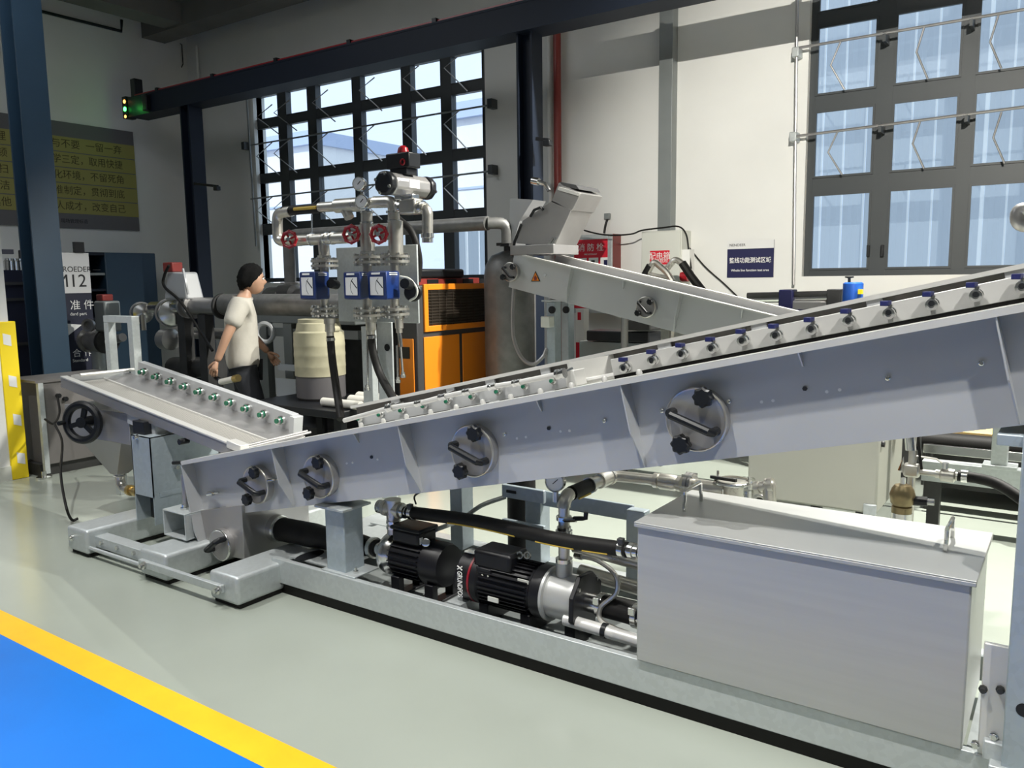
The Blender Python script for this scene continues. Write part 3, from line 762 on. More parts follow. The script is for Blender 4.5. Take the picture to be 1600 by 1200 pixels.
for x_ in (-4.62, -4.45, -4.28): MB().lathe((x_, 2.42, .1), (0, -1, 0), [(.012, 0), (.012, .015)], 6).build('tie_bolt', M_pol, bf)
MB().lathe((-4.86, 2.37, .1), (0, -1, 0), [(.02, 0), (.02, .01), (.012, .011), (.012, .02)], 10).build('tie_bolt', M_pol, bf)
# plate with oval hole between feet and channel
MB().box((-3.30, 2.70, .175), (-2.95, 3.35, .183)).build('deck_plate', M_galv, bf, smooth=0)
mb = MB(); c = at(484, 868, z=.185)
mb.prism([c + V((cos(a_) * .045 + (.0), sin(a_) * .09, 0)) for a_ in [2 * pi * i / 20 for i in range(20)]], (0, 0, .002)); mb.build('oval_hole', M_blk, bf, smooth=0)
# near post under conveyor
pp = at(540, 898, z=.186)
mb = MB(); x1_, y0_ = pp.x, pp.y; mb.box((x1_ - .13, y0_, .186), (x1_, y0_ + .13, .505)); mb.build('post', M_galvb, bf, bevel=.006)
MB().box((x1_ - .17, y0_ - .03, .505), (x1_ + .03, y0_ + .16, .517)).build('post_cap', M_galv, bf, bevel=.002)
MB().box((x1_ - .15, y0_ - .02, .186), (x1_ + .08, y0_ + .15, .194)).build('post_base', M_galv, bf, bevel=.002)
MB().box((x1_ + .18, 3.25, .186), (x1_ + .26, 3.35, .62)).build('post', M_galvb, bf, bevel=.004)
for dx in (.04, ): MB().lathe((x1_ + dx, y0_ + .03, .194), Z, [(.014, 0), (.014, .012), (.008, .013), (.008, .028)], 8).build('anchor_bolt', M_pol, bf)

# ================================================================== TANK
tk = thing('steel_tank', 'large brushed steel rectangular tank at lower right under the conveyor', 'tank', (-.73, 2.87, .19))
TX0, TX1, TY0, TY1, TZ0, TZ1 = -1.272, -.205, 2.615, 3.13, .19, .715
MB().box((TX0, TY0, TZ0), (TX1, TY1, TZ1)).build('body', M_brush, tk, bevel=.006)
mb = MB(); mb.box((TX0 - .008, TY0 - .010, TZ1), (TX1 + .012, TY1 + .012, TZ1 + .006)); mb.box((TX0 - .008, TY0 - .010, TZ1 - .013), (TX1 + .012, TY0 - .005, TZ1)); mb.box((TX1 + .008, TY0 - .01, TZ1 - .013), (TX1 + .012, TY1 + .012, TZ1))
mb.build('lid', M_brush, tk, bevel=.002)
def staple(c, d_, h_, mt, parent, w=.085):
    c = V(c); d_ = V(d_).normalized()
    return MB().tube([c - d_ * w, c - d_ * w + Z * h_ * .35 , c - d_ * w * .9 + Z * h_ * .5, c - d_ * w * .9 + Z * h_ * .92, c - d_ * w * .8 + Z * h_, c + d_ * w * .8 + Z * h_, c + d_ * w * .9 + Z * h_ * .92, c + d_ * w * .9 + Z * h_ * .5, c + d_ * w + Z * h_ * .35, c + d_ * w], .007, 8).build('lid_handle', mt, parent)
p = at(1477, 862, z=TZ1 + .006); staple(p + V((.0, .09, 0)), (0, 1, 0), .07, M_pol, tk)
p = at(1070, 800, z=TZ1 + .006); staple(p + V((-.005, .09, 0)), (0, 1, 0), .08, M_pol, tk)
MB().box((TX0 - .006, TY0 + .05, .20), (TX0, TY0 + .12, .55)).build('side_flange', M_steel, tk, smooth=0)
p = at(995, 862, y=2.72)
MB().lathe((TX0, p.y, p.z), (-1, 0, 0), [(.03, 0), (.03, .02), (.024, .022), (.024, .04)], 14).build('inlet_fitting', M_pol, tk)
# ================================================================== PUMPS
def pump(name, label, y, px_f, py_f, r, L, px_e, chrome):
    c = at(px_f, py_f, y=y); return c
# small pump at left
c1 = at(702, 886, y=2.98); zc = .30
c1 = V((-2.345, 2.84, .275)); R1 = .105
pu = thing('small_pump', 'black electric motor pump with chrome volute, left of the larger pump', 'pump', (c1.x - .2, c1.y, .098))
MB().lathe(c1 - X * .31, X, [(.080, 0), (.096, .01), (.096, .20), (R1, .205), (R1, .29), (R1 * .93, .31), (R1 * .6, .315)], 32).build('motor', M_motor, pu)
mb = MB()
for i in range(26):
    a_ = 2 * pi * i / 26
    u = V((0, cos(a_), sin(a_))); p0 = c1 - X * .30 + u * .098; mb.bar(p0, p0 + X * .185, .004, .018, u)
mb.build('cooling_fins', M_motor, pu, smooth=0)['kind'] = 'stuff'
MB().box((c1.x - .29, c1.y - .075, c1.z + .085), (c1.x - .12, c1.y + .06, c1.z + .155)).build('terminal_box', M_motor, pu, bevel=.015)
MB().box((c1.x - .30, c1.y - .08, c1.z + .148), (c1.x - .11, c1.y + .065, c1.z + .168)).build('terminal_lid', M_blk, pu, bevel=.010)
MB().box((c1.x - .121, c1.y - .065, c1.z + .10), (c1.x - .118, c1.y - .045, c1.z + .13)).build('label_plate', M_white, pu, smooth=0)
p = V((c1.x - .095, c1.y - .05, c1.z + .11)); MB().lathe(p, (.5, -1, .3), [(.02, 0), (.02, .006), (.015, .008)], 14).build('name_disc', M_pol, pu)
vol = c1 - X * .345
vb = MB().lathe(vol - X * .06, X, [(.045, 0), (.075, .012), (.098, .03), (.105, .05), (.105, .075), (.09, .09), (.092, .10)], 36).build('volute', M_pol, pu)
MB().cyl(vol - X * .11, vol - X * .055, .034, n=18).build('suction_neck', M_pol, vb)
for dx in (-.26, -.05):
    mb = MB()
    for dy in (-.075, .075): mb.box((c1.x + dx - .025, c1.y + dy - .02, .11), (c1.x + dx + .025, c1.y + dy + .02, .20))
    mb.box((c1.x + dx - .03, c1.y - .11, .098), (c1.x + dx + .03, c1.y + .11, .112)); mb.build('foot', M_motor, pu, bevel=.004)
# large pump
c2 = V((-2.22, 2.83, .270)); R2 = .118
pb = thing('large_pump', 'large black pump with red ring and stainless head beside the tank', 'pump', (c2.x + .3, c2.y, .098))
MB().lathe(c2, X, [(R2 * .9, 0), (R2, .012), (R2, .075)], 40).build('fan_cover', M_motor, pb)
MB().lathe(c2 + X * .075, X, [(R2 * 1.004, 0), (R2 * 1.004, .010)], 40).build('red_ring', M_redk, pb)
MB().lathe(c2 + X * .088, X, [(R2, 0), (R2, .03), (R2 * .9, .04), (R2 * .88, .30), (R2 * .97, .31), (R2 * .97, .36)], 40).build('motor', M_motor, pb)
mb = MB()
for i in range(34):
    a_ = 2 * pi * i / 34
    u = V((0, cos(a_), sin(a_))); p0 = c2 + X * .13 + u * R2 * .91; mb.bar(p0, p0 + X * .25, .004, .018, u)
mb.build('cooling_fins', M_motor, pb, smooth=0)['kind'] = 'stuff'
MB().box((c2.x + .09, c2.y - .085, c2.z + .07), (c2.x + .29, c2.y + .06, c2.z + .155)).build('terminal_box', M_motor, pb, bevel=.016)
MB().box((c2.x + .11, c2.y - .095, c2.z + .02), (c2.x + .19, c2.y - .06, c2.z + .08)).build('cable_gland_block', M_motor, pb, bevel=.006)
for k in range(3):
    p = V((c2.x + .12 + .03 * k, c2.y - .095, c2.z + .05)); MB().lathe(p, (0, -1, 0), [(.005, 0), (.005, .003)], 8).build('screw', M_pol, pb)
for px, py in ((613, 0),): pass
p = V((c2.x + .05, c2.y - .03, c2.z + R2 + .001)); MB().box((p.x - .035, p.y - .02, p.z - .004), (p.x + .02, p.y + .03, p.z + .001)).build('label_plate', M_elec, pb, smooth=0)
p = V((c2.x + .19, c2.y - .112, c2.z - .04)); MB().box((p.x, p.y - .004, p.z - .012), (p.x + .055, p.y + .002, p.z + .008)).build('label_plate', M_elec, pb, smooth=0)
p = V((c2.x + .33, c2.y - .085, c2.z + .06)); MB().box((p.x, p.y - .004, p.z - .008), (p.x + .055, p.y + .002, p.z + .008)).build('label_plate', M_elec, pb, smooth=0)
for a_ in (.2, 2.9, 4.2, 5.3):
    p = c2 + X * .05 + V((0, cos(a_), sin(a_))) * R2; MB().lathe(p, (0, cos(a_), sin(a_)), [(.006, 0), (.006, .003)], 8).build('screw', M_pol, pb)
# lettering wrapped round the fan cover (flat lettering set on the near side)
text('GRUNDFOS', .038, c2 + V((.040, -R2 - .001, .052)), (0, 0, -1), X, M_white, pb, width=.118, bold=.012)
mb = MB(); q = c2 + V((.042, -R2 - .002, .068))
for k in (-1, 1): mb.bar(q + V((-.013, -.0, .008 * k)), q + V((.013, 0, -.008 * k)), .004, .004, (0, 1, 0))
mb.build('logo', M_white, pb, smooth=0)
for k in (0, 1):
    p = at(812 + 12 * k, 868, y=c2.y - .02); MB().torus(p, (.3, -1, .2), .013, .0045, 18, 6).build('cable_ring', M_pol, pb)
hd = c2 + X * .448
MB().lathe(hd, X, [(R2 * .98, 0), (R2 * .98, .012), (.098, .014), (.098, .15)], 40).build('pump_head', M_steelw if 0 else M_brush, pb)
mb = MB(); mb.prism([hd + X * .150 + V((0, cos(a_) * .125 * (1.0 if i % 2 else 1.06), sin(a_) * .125 * (1.0 if i % 2 else 1.06))) for i, a_ in enumerate([pi / 8 + k * pi / 4 for k in range(8)])], (.022, 0, 0)); mb.build('end_flange', M_motor, pb, bevel=.004)
for k in range(4):
    a_ = pi / 4 + k * pi / 2; p = hd + X * .172 + V((0, cos(a_), sin(a_))) * .108; MB().lathe(p, X, [(.009, 0), (.009, .008)], 6).build('flange_bolt', M_pol, pb)
MB().cyl(hd + X * .172, hd + X * .24, .040, n=20).build('inlet_neck', M_pol, pb)
MB().cyl(hd + V((.06, 0, .085)), hd + V((.06, 0, .150)), .036, n=18).build('outlet_neck', M_brush, pb)
for dx in (.12, .34, .56):
    MB().box((c2.x + dx, c2.y - .09, .098), (c2.x + dx + .05, c2.y + .09, c2.z - .085)).build('foot', M_motor, pb, bevel=.005)
# hoses
def clamp(p, d_, r, parent=None):
    d_ = V(d_).normalized()
    o = MB().lathe(V(p) - d_ * .012, d_, [(r, 0), (r + .003, .001), (r + .003, .023), (r, .024)], 16)
    return o
hs = thing('suction_hose', 'thick black hose joining the large pump to the tank', 'hose', hd + X * .3)
h0 = hd + X * .235; h1 = V((TX0 - .0, hd.y, hd.z - .012))
MB().tube(spline([h0, h0.lerp(h1, .5) + Z * .004, h1 - X * .09]), .047, 16).build('hose', M_rub, hs)
for f_ in (.02, .62):
    p = h0.lerp(h1, f_); mb = clamp(p, X, .048); mb.build('clamp', M_pol, hs)
    MB().box((p.x - .014, p.y - .06, p.z + .02), (p.x + .014, p.y - .04, p.z + .05)).build('clamp_screw', M_pol, hs, bevel=.003)
MB().lathe(h1 - X * .12, X, [(.036, 0), (.036, .04), (.044, .042), (.044, .075), (.05, .077), (.05, .12)], 18).build('union', M_pol, hs)
hs = thing('sump_hose', 'short thick black hose from the sump box to the small pump', 'hose', hc + X * .3)
vs_ = vol - X * .11
MB().tube(spline([hc + X * .03, hc.lerp(vs_, .4) + Z * .0, vs_ + Z * .0]), [.066] * 7 + [.060] * 4 + [.05, .042], 18).build('hose', M_rub, hs)
for p, r in ((hc + X * .05, .067), (vs_ - X * .03, .05)): clamp(p, vs_ - hc, r).build('clamp', M_pol, hs)
# pump 1 riser, tee and long hose to tank
rs = thing('pump_riser', 'steel riser pipe with tee fitting above the small pump', 'pipe', vol + Z * .1)
rt = at(611, 796, y=3.0); rv = V((rt.x, 3.0, vol.z + .09))
rv = V((vol.x, vol.y, vol.z + .085)); rt = V((vol.x, vol.y, .495))
MB().cyl(rv, rt, .034, .026, n=16).build('riser_pipe', M_pipe, rs)
for z_ in (.40, .425): MB().lathe((rt.x, rt.y, z_), Z, [(.036, 0), (.036, .014)], 18).build('ring', M_pol, rs)
tee = MB(); tee.lathe(rt - X * .055, X, [(.04, 0), (.04, .016), (.033, .018), (.033, .09), (.04, .092), (.04, .11)], 18); tee.lathe(rt + Z * -.05, Z, [(.034, 0), (.034, .085), (.040, .087), (.040, .10)], 18); tee.build('tee', M_pipe, rs)
MB().lathe(rt - X * .055, (-1, 0, 0), [(.028, 0), (.034, .004), (.034, .018), (.028, .02), (.034, .024), (.034, .038)], 18).build('plug', M_pol, rs)
MB().lathe(rt + X * .055, X, [(.028, 0), (.028, .01), (.034, .012), (.034, .03), (.026, .032), (.026, .06)], 18).build('nipple', M_pol, rs)
lh = thing('long_hose', 'long black hose with gold print sloping from the riser tee to the tank', 'hose', rt + X * .1)
l0 = rt + X * .10; l1 = V((TX0 - .04, p.y * 0 + at(995, 862, y=2.72).y, at(995, 862, y=2.72).z))
path = spline([l0, l0.lerp(l1, .35) + Z * .012, l0.lerp(l1, .7) + Z * -.006, l1 - X * .05], 8)
MB().tube(path, .030, 14).build('hose', M_rub, lh)
side = V((-.15, -.8, -.58)).normalized()
for a_, b_ in ((5, 12), (14, 18), (19, 22)):
    MB().tube([q + V((0, -.022, -.0205)) for q in path[a_:b_ + 1]], .004, 6).build('gold_print', M_tape, lh)
for q in (l0 + (l1 - l0).normalized() * .03, l1 - X * .07):
    clamp(q, l1 - l0, .031).build('clamp', M_pol, lh); MB().box((q.x - .012, q.y - .03, q.z + .024), (q.x + .012, q.y - .005, q.z + .048)).build('clamp_screw', M_dark, lh, bevel=.003)
MB().lathe(l1 - X * .05, (l1 - l0), [(.024, 0), (.024, .01), (.032, .012), (.032, .03), (.026, .032), (.026, .05)], 14).build('nipple', M_pol, lh)

# ---- centre pipework with gauge
OY = c2.y
pg = thing('pressure_pipework', 'steel pipe run with pressure gauge and check valve above the large pump', 'pipework', hd + Z * .2)
ox = hd.x + .06
def P3(px, py, y): return at(px, py, y=y)
el = V((ox, OY, at(868, 790, y=OY).z))
MB().cyl((ox, OY, hd.z + .150), (ox, OY, el.z), .024, n=16).build('riser_pipe', M_pipe, pg)
for z_, r in ((hd.z + .15, .036), (hd.z + .235, .034), (el.z - .115, .036), (el.z - .10, .03), (el.z - .055, .033)): MB().lathe((ox, OY, z_), Z, [(r, 0), (r, .016)], 18).build('collar', M_pol, pg)
mb = MB(); mb.tube(arc((ox + .045 * 0, OY + .045, el.z), (0, -1, 0), Z, .045, 0, pi / 2, 8), .029, 14); mb.build('elbow', M_pipe, pg)
e2 = V((ox, OY + .06, el.z + .045))
MB().cyl(e2, e2 + Y * .15, .031, n=16).build('black_sleeve', M_rub, pg)
MB().cyl(e2 + V((.02, .03, -.027)), e2 + V((.02, .13, -.027)), .005, n=6).build('gold_print', M_tape, pg)
MB().lathe(e2 + Y * .15, Y, [(.036, 0), (.036, .02), (.026, .022), (.026, .09), (.034, .092), (.034, .18), (.038, .182), (.038, .20)], 16).build('check_valve', M_pipe, pg)
e3 = e2 + Y * .34
q3 = at(1008, 776, y=e3.y); 
MB().tube(spline([e3, e3 + V((.03, .03, 0)), V((e3.x + .1, e3.y + .04, e3.z)), V((e3.x + .22, e3.y + .05, e3.z))], 5), .026, 12).build('elbow_pipe', M_pipe, pg)
q0 = V((e3.x + .2, e3.y + .05, e3.z)); 
MB().lathe(q0, X, [(.034, 0), (.034, .02), (.03, .022), (.036, .03), (.036, .10), (.03, .11), (.034, .112), (.034, .13)], 16).build('union', M_pipe, pg)
MB().lathe(q0 + X * .15, X, [(.03, 0), (.055, .002), (.055, .016), (.048, .018), (.055, .02), (.055, .034), (.03, .036)], 24).build('clamp_flange', M_steeld, pg)
for k in range(6):
    a_ = k * pi / 3; p = q0 + X * .14 + V((0, cos(a_), sin(a_))) * .052; MB().cyl(p, p + X * .05, .006, n=6).build('flange_bolt', M_pol, pg)
MB().cyl(q0 + X * .18, q0 + X * .34, .032, n=16).build('outlet_pipe', M_pipe, pg)
sc_ = q0 + X * .36
MB().lathe(sc_ - Z * .05, Z, [(.045, 0), (.045, .08), (.072, .084), (.072, .10), (.066, .101), (.066, .09)], 28).build('sanitary_tee', M_pipe, pg)
MB().torus(sc_ + Z * .04, Z, .073, .008, 30, 8).build('clamp_ring', M_pol, pg)
MB().bar(sc_ + V((-.09, -.02, .055)), sc_ + V((.03, -.05, .06)), .014, .012).build('clamp_arm', M_dark, pg)
for s_ in (-1, 1): MB().lathe(sc_ + V((.075 * s_, -.02 * s_, .025)), Z, [(.012, 0), (.012, .02), (.006, .021), (.006, .05)], 8).build('clamp_nut', M_pol, pg)
for dx, dy in ((-.03, -.04), (.04, .0)): MB().cyl((sc_.x + dx, sc_.y + dy, TZ1), (sc_.x + dx, sc_.y + dy, sc_.z - .01), .006, n=8).build('stay_rod', M_pol, pg)
# gauge
gc = at(866, 753, y=OY - .02)
ga = MB().lathe(gc + V((-.0, .02, 0)), (.25, -1, .05), [(.036, 0), (.042, .004), (.042, .03), (.038, .034), (.036, .028)], 28).build('gauge', M_pol, pg)
fx = V((.25, -1, .05)).normalized()
MB().lathe(gc + V((0, .02, 0)) + fx * .0285, fx, [(.036, 0), (.036, .001)], 24).build('dial', M_white, ga)
n0 = gc + V((0, .02, 0)) + fx * .031
MB().bar(n0 + V((-.018, 0, -.016)), n0 + V((.016, 0, .014)), .003, .002, fx).build('needle', M_black, ga)
MB().cyl((gc.x, gc.y + .01, el.z + .02), (gc.x, gc.y + .01, gc.z - .035), .012, n=10).build('gauge_stem', M_pipe, pg)
# black lever valve
q = V((ox, OY - .02, el.z - .05)); MB().cyl(q, q + V((.07, -.0, .012)), .011, n=8).build('sample_valve', M_pol, pg)
MB().tube([q + V((.06, 0, .015)), q + V((.10, 0, .022)), q + V((.115, 0, .026)), q + V((.117, 0, .05))], .010, 8).build('black_lever', M_blk, pg)
# braided loop
lp = thing('braided_loop', 'thin braided steel loop hose curling beside the tank', 'hose', (TX0 - .1, OY, .3))
b0_ = V((ox + .06, OY + .02, hd.z + .18)); 
bp = spline([b0_, b0_ + V((.10, -.02, .005)), b0_ + V((.19, -.04, -.03)), b0_ + V((.20, -.05, -.10)), b0_ + V((.14, -.07, -.17)), b0_ + V((.17, -.09, -.22)), V((TX0 - .02, OY - .09, hd.z - .055))], 6)
MB().tube(bp, .010, 8).build('hose', M_pipe, lp)
for a_ in (bp[0], bp[-1]): MB().lathe(a_ - X * .02, X, [(.014, 0), (.014, .04)], 6).build('nut', M_brass if 0 else M_pol, lp)
# pipes on frame behind pump head into tank
bk = thing('return_pipes', 'two steel pipes running behind the large pump into the tank', 'pipe', (ox, 3.05, .25))
for y_, z_, r in ((3.0, .40, .028), (3.05, .27, .032)):
    MB().cyl((ox - .05, y_, z_ + .03), (TX0, y_, z_), r, n=14).build('pipe', M_pipe, bk); MB().lathe((TX0 - .05, y_, z_ + .004), X, [(r + .012, 0), (r + .012, .02), (r + .006, .022), (r + .012, .03), (r + .012, .05)], 14).build('nut', M_pol, bk)
pq = thing('floor_pipe', 'bright steel pipe lying along the frame in front of the tank', 'pipe', (-1.6, 2.72, .2))
MB().cyl((-1.66, 2.75, .208), (TX0 - .02, 2.735, .205), .026, n=14).build('pipe', M_steelw, pq)
MB().cyl((-1.48, 2.742, .208), (-1.46, 2.742, .208), .031, n=14).build('band', M_blk, pq)

# vertical support in the middle with bracket bars
ms = thing('pipe_support', 'grey square post with bracket bars holding the centre pipework', 'support', (-1.95, 3.42, .18))
pa = at(836, 830, y=3.30); 
MB().box((pa.x - .045, 3.28, .186), (pa.x + .045, 3.37, at(836, 770, y=3.3).z)).build('post', M_galvb, ms, bevel=.004)
for py in (768, 822):
    p = at(800, py, y=3.26); q = at(850, py + 4, y=3.26)
    MB().box((p.x - .06, 3.255, p.z - .035), (q.x, 3.28, p.z + .03)).build('bracket', M_galvb, ms, bevel=.004)
    MB().box((p.x - .03, 3.25, p.z - .008), (p.x + .03, 3.256, p.z + .008)).build('bracket_slot', M_blk, ms, bevel=.003)
p = at(815, 800, y=3.45); MB().cyl((p.x, 3.45, .1), (p.x, 3.45, .92), .075, n=20).build('black_pipe', M_rub, ms)
p = at(850, 770, y=3.32); q = at(992, 800, y=3.32)
MB().box((p.x, 3.30, at(920, 790, y=3.3).z - .04), (q.x, 3.315, at(920, 790, y=3.3).z + .035)).build('flat_bar', M_galvb, ms, bevel=.003)
p = at(992, 830, y=3.25); MB().box((p.x - .03, 3.22, .19), (p.x + .06, 3.28, at(992, 795, y=3.25).z)).build('post', M_galvb, ms, bevel=.004)
ca = [V((c1.x - .12, c1.y + .05, c1.z + .14)), at(720, 812, y=3.2), at(752, 790, y=3.3), at(790, 776, y=3.4)]
tag(MB().tube(spline(ca), .012, 8).build('motor_cable', M_greyp, org=ca[0]), 'grey motor cable arching up from the small pump', 'cable')
ca = [at(650, 788, y=3.0), at(648, 775, y=3.0), at(664, 765, y=2.9)]
tag(MB().tube(spline(ca), .005, 6).build('thin_wire', M_rub, org=ca[0]), 'thin wire from conveyor underside to the riser tee', 'cable')
# ---- right foreground post and clamp hardware
rp = thing('support_post', 'bluish steel post with a round hole at the right edge', 'post', (-.02, 2.6, 0))
px0 = at(1584, 900, y=2.58).x
MB().box((px0, 2.575, .186), (px0 + .16, 2.70, 1.16)).build('post', M_galvb, rp, bevel=.004)
c = at(1600, 1110, y=2.575); mb = MB(); mb.lathe(c + Y * .001, (0, -1, 0), [(.02, 0), (.02, .002)], 20); mb.build('hole', M_blk, rp)
MB().box((px0 - .03, 2.56, .186), (px0 + .19, 2.72, .20)).build('base_plate', M_galv, rp, bevel=.004)
ch = thing('clamp_bracket', 'white steel clamp bracket with bolts at the foot of the right post', 'bracket', at(1560, 1100, y=2.62))
p = at(1556, 1060, y=2.63); 
MB().box((p.x - .035, 2.63, .19), (p.x + .035, 2.65, p.z + .10)).build('plate', M_steelw, ch, bevel=.004)
MB().box((p.x - .02, 2.60, .19), (p.x + .04, 2.63, .25)).build('block', M_galv, ch, bevel=.006)
for px, py in ((1536, 1077), (1563, 1078), (1553, 1150), (1524, 1163)):
    c = at(px, py, y=2.625); MB().lathe(c + Y * .005, (0, -1, 0), [(.012, 0), (.012, .008), (.008, .01), (.008, .02)], 8).build('bolt', M_dark if py < 1100 else M_pol, ch)

# ================================================================== INFEED TRAY
AT = atan(-.1515); O_T = V((-5.512, 0, .989)); ET, NT = V((cos(AT), 0, sin(AT))), V((-sin(AT), 0, cos(AT)))
def tf(s, t_, n_): return O_T + ET * s + Y * t_ + NT * n_
LT = 1.85
tr = thing('infeed_tray', 'sloping perforated steel infeed tray with a row of nozzles on its back board', 'tray', (-4.6, 2.95, .8))
mb = MB(); mb.box((-.05, 2.72, -.008), (LT, 2.765, 0), tf); mb.build('near_flange', M_steelw, tr, smooth=0)
mb = MB(); mb.box((-.05, 2.725, -.075), (LT, 2.731, -.008), tf); mb.build('near_skirt', M_steeld, tr, smooth=0)
MB().box((.0, 2.76, -.045), (LT + .02, 2.99, -.038), tf).build('screen_sheet', M_perf, tr, smooth=0)
mb = MB(); mb.prism([tf(0, 2.99, -.045), tf(0, 3.15, -.005), tf(0, 3.15, .0), tf(0, 2.99, -.038)], ET * (LT + .02)); mb.build('sloped_sheet', M_steeld, tr, smooth=0)
MB().box((0, 2.985, -.04), (LT, 2.995, -.028), tf).build('screen_rib', M_steelw, tr, smooth=0)
MB().box((.15, 3.15, -.05), (LT - .1, 3.20, .10), tf).build('nozzle_board', M_steel, tr, bevel=.003)
MB().box((LT - .1, 3.13, -.02), (LT - .06, 3.20, .095), tf).build('board_end', M_steel, tr, bevel=.003)
nz = None
for i in range(10):
    c = tf(.26 + i * .158, 3.15, .052)
    if nz is None:
        nz = MB().lathe(c, (0, -1, 0), [(.018, 0), (.018, .01), (.028, .012), (.028, .030), (.018, .032), (.018, .044), (.023, .045), (.023, .056)], 16).build('nozzle', M_pol, tr); nz0 = c
        MB().cyl(c - Y * .056, c - Y * .062, .015, n=10).build('nozzle_tip', M_green, nz)
        MB().torus(c - Y * .035, (0, -1, 0), .0195, .004, 14, 6).build('nozzle_ring', M_green, nz)
    else: dup(nz, c - nz0, tr)
for k in range(2): MB().cyl(tf(LT - .02 + .03 * k, 2.75, .0), tf(LT - .02 + .03 * k, 3.2, .012), .007, n=8).build('end_rod', M_steeld, tr)
MB().box((LT - .10, 2.70, -.02), (LT + .02, 2.76, .022), tf).build('end_block', M_steelw, tr, bevel=.004)
MB().cyl(tf(.05, 2.80, .02), tf(.05, 3.18, .02), .012, n=8).build('top_bar', M_steelw, tr)
MB().box((-.05, 2.79, -.06), (-.044, 3.2, 0), tf).build('end_sheet', M_steel, tr, smooth=0)
for px, py in ((205, 650), (220, 690)): pass
MB().box((.72, 2.74, -.14), (1.02, 3.15, -.076), tf).build('under_box', M_steel, tr, smooth=0)
MB().cyl(tf(1.32, 2.76, -.10), tf(1.32, 2.70, -.10), .018, n=10).build('drain_plug', M_blk, tr)
# galvanised upright frame behind tray
uf = thing('upright_frame', 'pale galvanised upright frame behind the tray\'s upper end', 'frame', at(205, 585, y=3.3))
a = at(205, 494, y=3.30); b = at(212, 585, y=3.30)
MB().box((b.x - .03, 3.28, 0), (b.x + .03, 3.34, a.z)).build('upright', M_galv, uf, bevel=.003)
MB().box((b.x - .35, 3.28, a.z - .05), (b.x - .03, 3.34, a.z)).build('crossbar', M_galv, uf, bevel=.003)
MB().box((b.x - .35, 3.28, 0), (b.x - .29, 3.34, a.z - .05)).build('upright', M_galv, uf, bevel=.003)

# hopper with handwheel under the tray
hp = thing('drain_hopper', 'grey funnel-bottomed drain hopper with elbow under the tray\'s upper end', 'hopper', (-5.2, 2.95, .3))
mb = MB(); mb.box((-5.6, 2.75, .60), (-4.82, 3.14, .80)); mb.build('hopper_box', M_steeld, hp, bevel=.003)
mb = MB(); mb.add([(-5.47, 2.75, .60), (-4.93, 2.75, .60), (-4.93, 3.14, .60), (-5.47, 3.14, .60), (-5.23, 2.83, .35), (-5.15, 2.83, .35), (-5.15, 2.91, .35), (-5.23, 2.91, .35)], [(0, 1, 5, 4), (1, 2, 6, 5), (2, 3, 7, 6), (3, 0, 4, 7), (4, 5, 6, 7), (3, 2, 1, 0)]); mb.build('funnel', M_steeld, hp, smooth=0)
mb = MB(); mb.tube([V((-5.19, 2.87, .36)), V((-5.19, 2.87, .31))] + arc((-5.13, 2.87, .31), (-1, 0, 0), (0, 0, -1), .06, 0, pi / 2, 6) + [V((-5.08, 2.87, .25))], .03, 12); mb.build('elbow', M_pipe, hp)
MB().torus((-5.19, 2.87, .335), Z, .034, .006, 18, 6).build('seal_ring', M_steelw, hp)
MB().lathe((-5.09, 2.87, .25), X, [(.03, 0), (.036, .002), (.036, .03), (.024, .032), (.024, .07), (.032, .072), (.032, .11), (.02, .112), (.02, .14)], 12).build('brass_valve', M_brass, hp)
MB().lathe((-4.95, 2.87, .25), X, [(.02, 0), (.03, .002), (.03, .05), (.024, .052), (.024, .10)], 12).build('hose_end', M_blk, hp)
hw = thing('handwheel', 'black spoked handwheel on the front of the drain hopper', 'handwheel', at(130, 660, y=2.70))
hwc = at(129, 660, y=2.66); ha = V((.42, -.9, .05)).normalized()
MB().torus(hwc, ha, .115, .026, 36, 10).build('rim', M_blk, hw)
_, u_, w_ = frame_of(ha)
for k in range(3):
    a_ = .3 + k * 2 * pi / 3; MB().bar(hwc, hwc + (u_ * cos(a_) + w_ * sin(a_)) * .115, .03, .02, ha).build('spoke', M_blk, hw)
MB().cyl(hwc - ha * .09, hwc + ha * .02, .035, n=16).build('hub', M_blk, hw)
kq = hwc + u_ * .115; MB().cyl(kq + ha * .02, kq + ha * .07, .014, n=10).build('crank_grip', M_blk, hw)
# pedestal of tray
pd = thing('tray_pedestal', 'bluish galvanised box pedestal carrying the tray', 'pedestal', (-4.55, 2.9, .17))
x0_, x1_ = at(207, 720, y=2.66).x, at(236, 720, y=2.66).x
mb = MB(); mb.box((x0_, 2.66, .335), (x1_, 2.666, .70)); mb.box((x0_, 2.66, .167), (x0_ + .006, 3.1, .70)); mb.box((x1_ - .006, 2.66, .167), (x1_, 3.12, .70)); mb.box((x0_, 2.66, .695), (x1_, 3.1, .70))
mb.build('shell', M_galvb, pd, smooth=0)
MB().box((x0_ + .01, 2.75, .167), (x1_ - .01, 2.76, .335)).build('inner_panel', M_dark, pd, smooth=0)
for y_, z_ in ((2.80, .50), (2.93, .51)): MB().cyl((x1_, y_, z_), (x1_ + .05, y_, z_), .013, n=8).build('pin', M_pol, pd)
MB().box((x1_, 2.70, .33), (x1_ + .004, 3.05, .36)).build('side_rib', M_galvb, pd, smooth=0)
p = at(208, 680, y=2.69); MB().box((p.x - .0, 2.69, .70), (p.x + .12, 2.8, .78)).build('rubber_mount', M_blk, pd, bevel=.004)
c = at(215, 683, y=2.66); MB().lathe(c, (0, -1, 0), [(.018, 0), (.018, .01), (.01, .011), (.01, .025)], 8).build('mount_bolt', M_pol, pd)
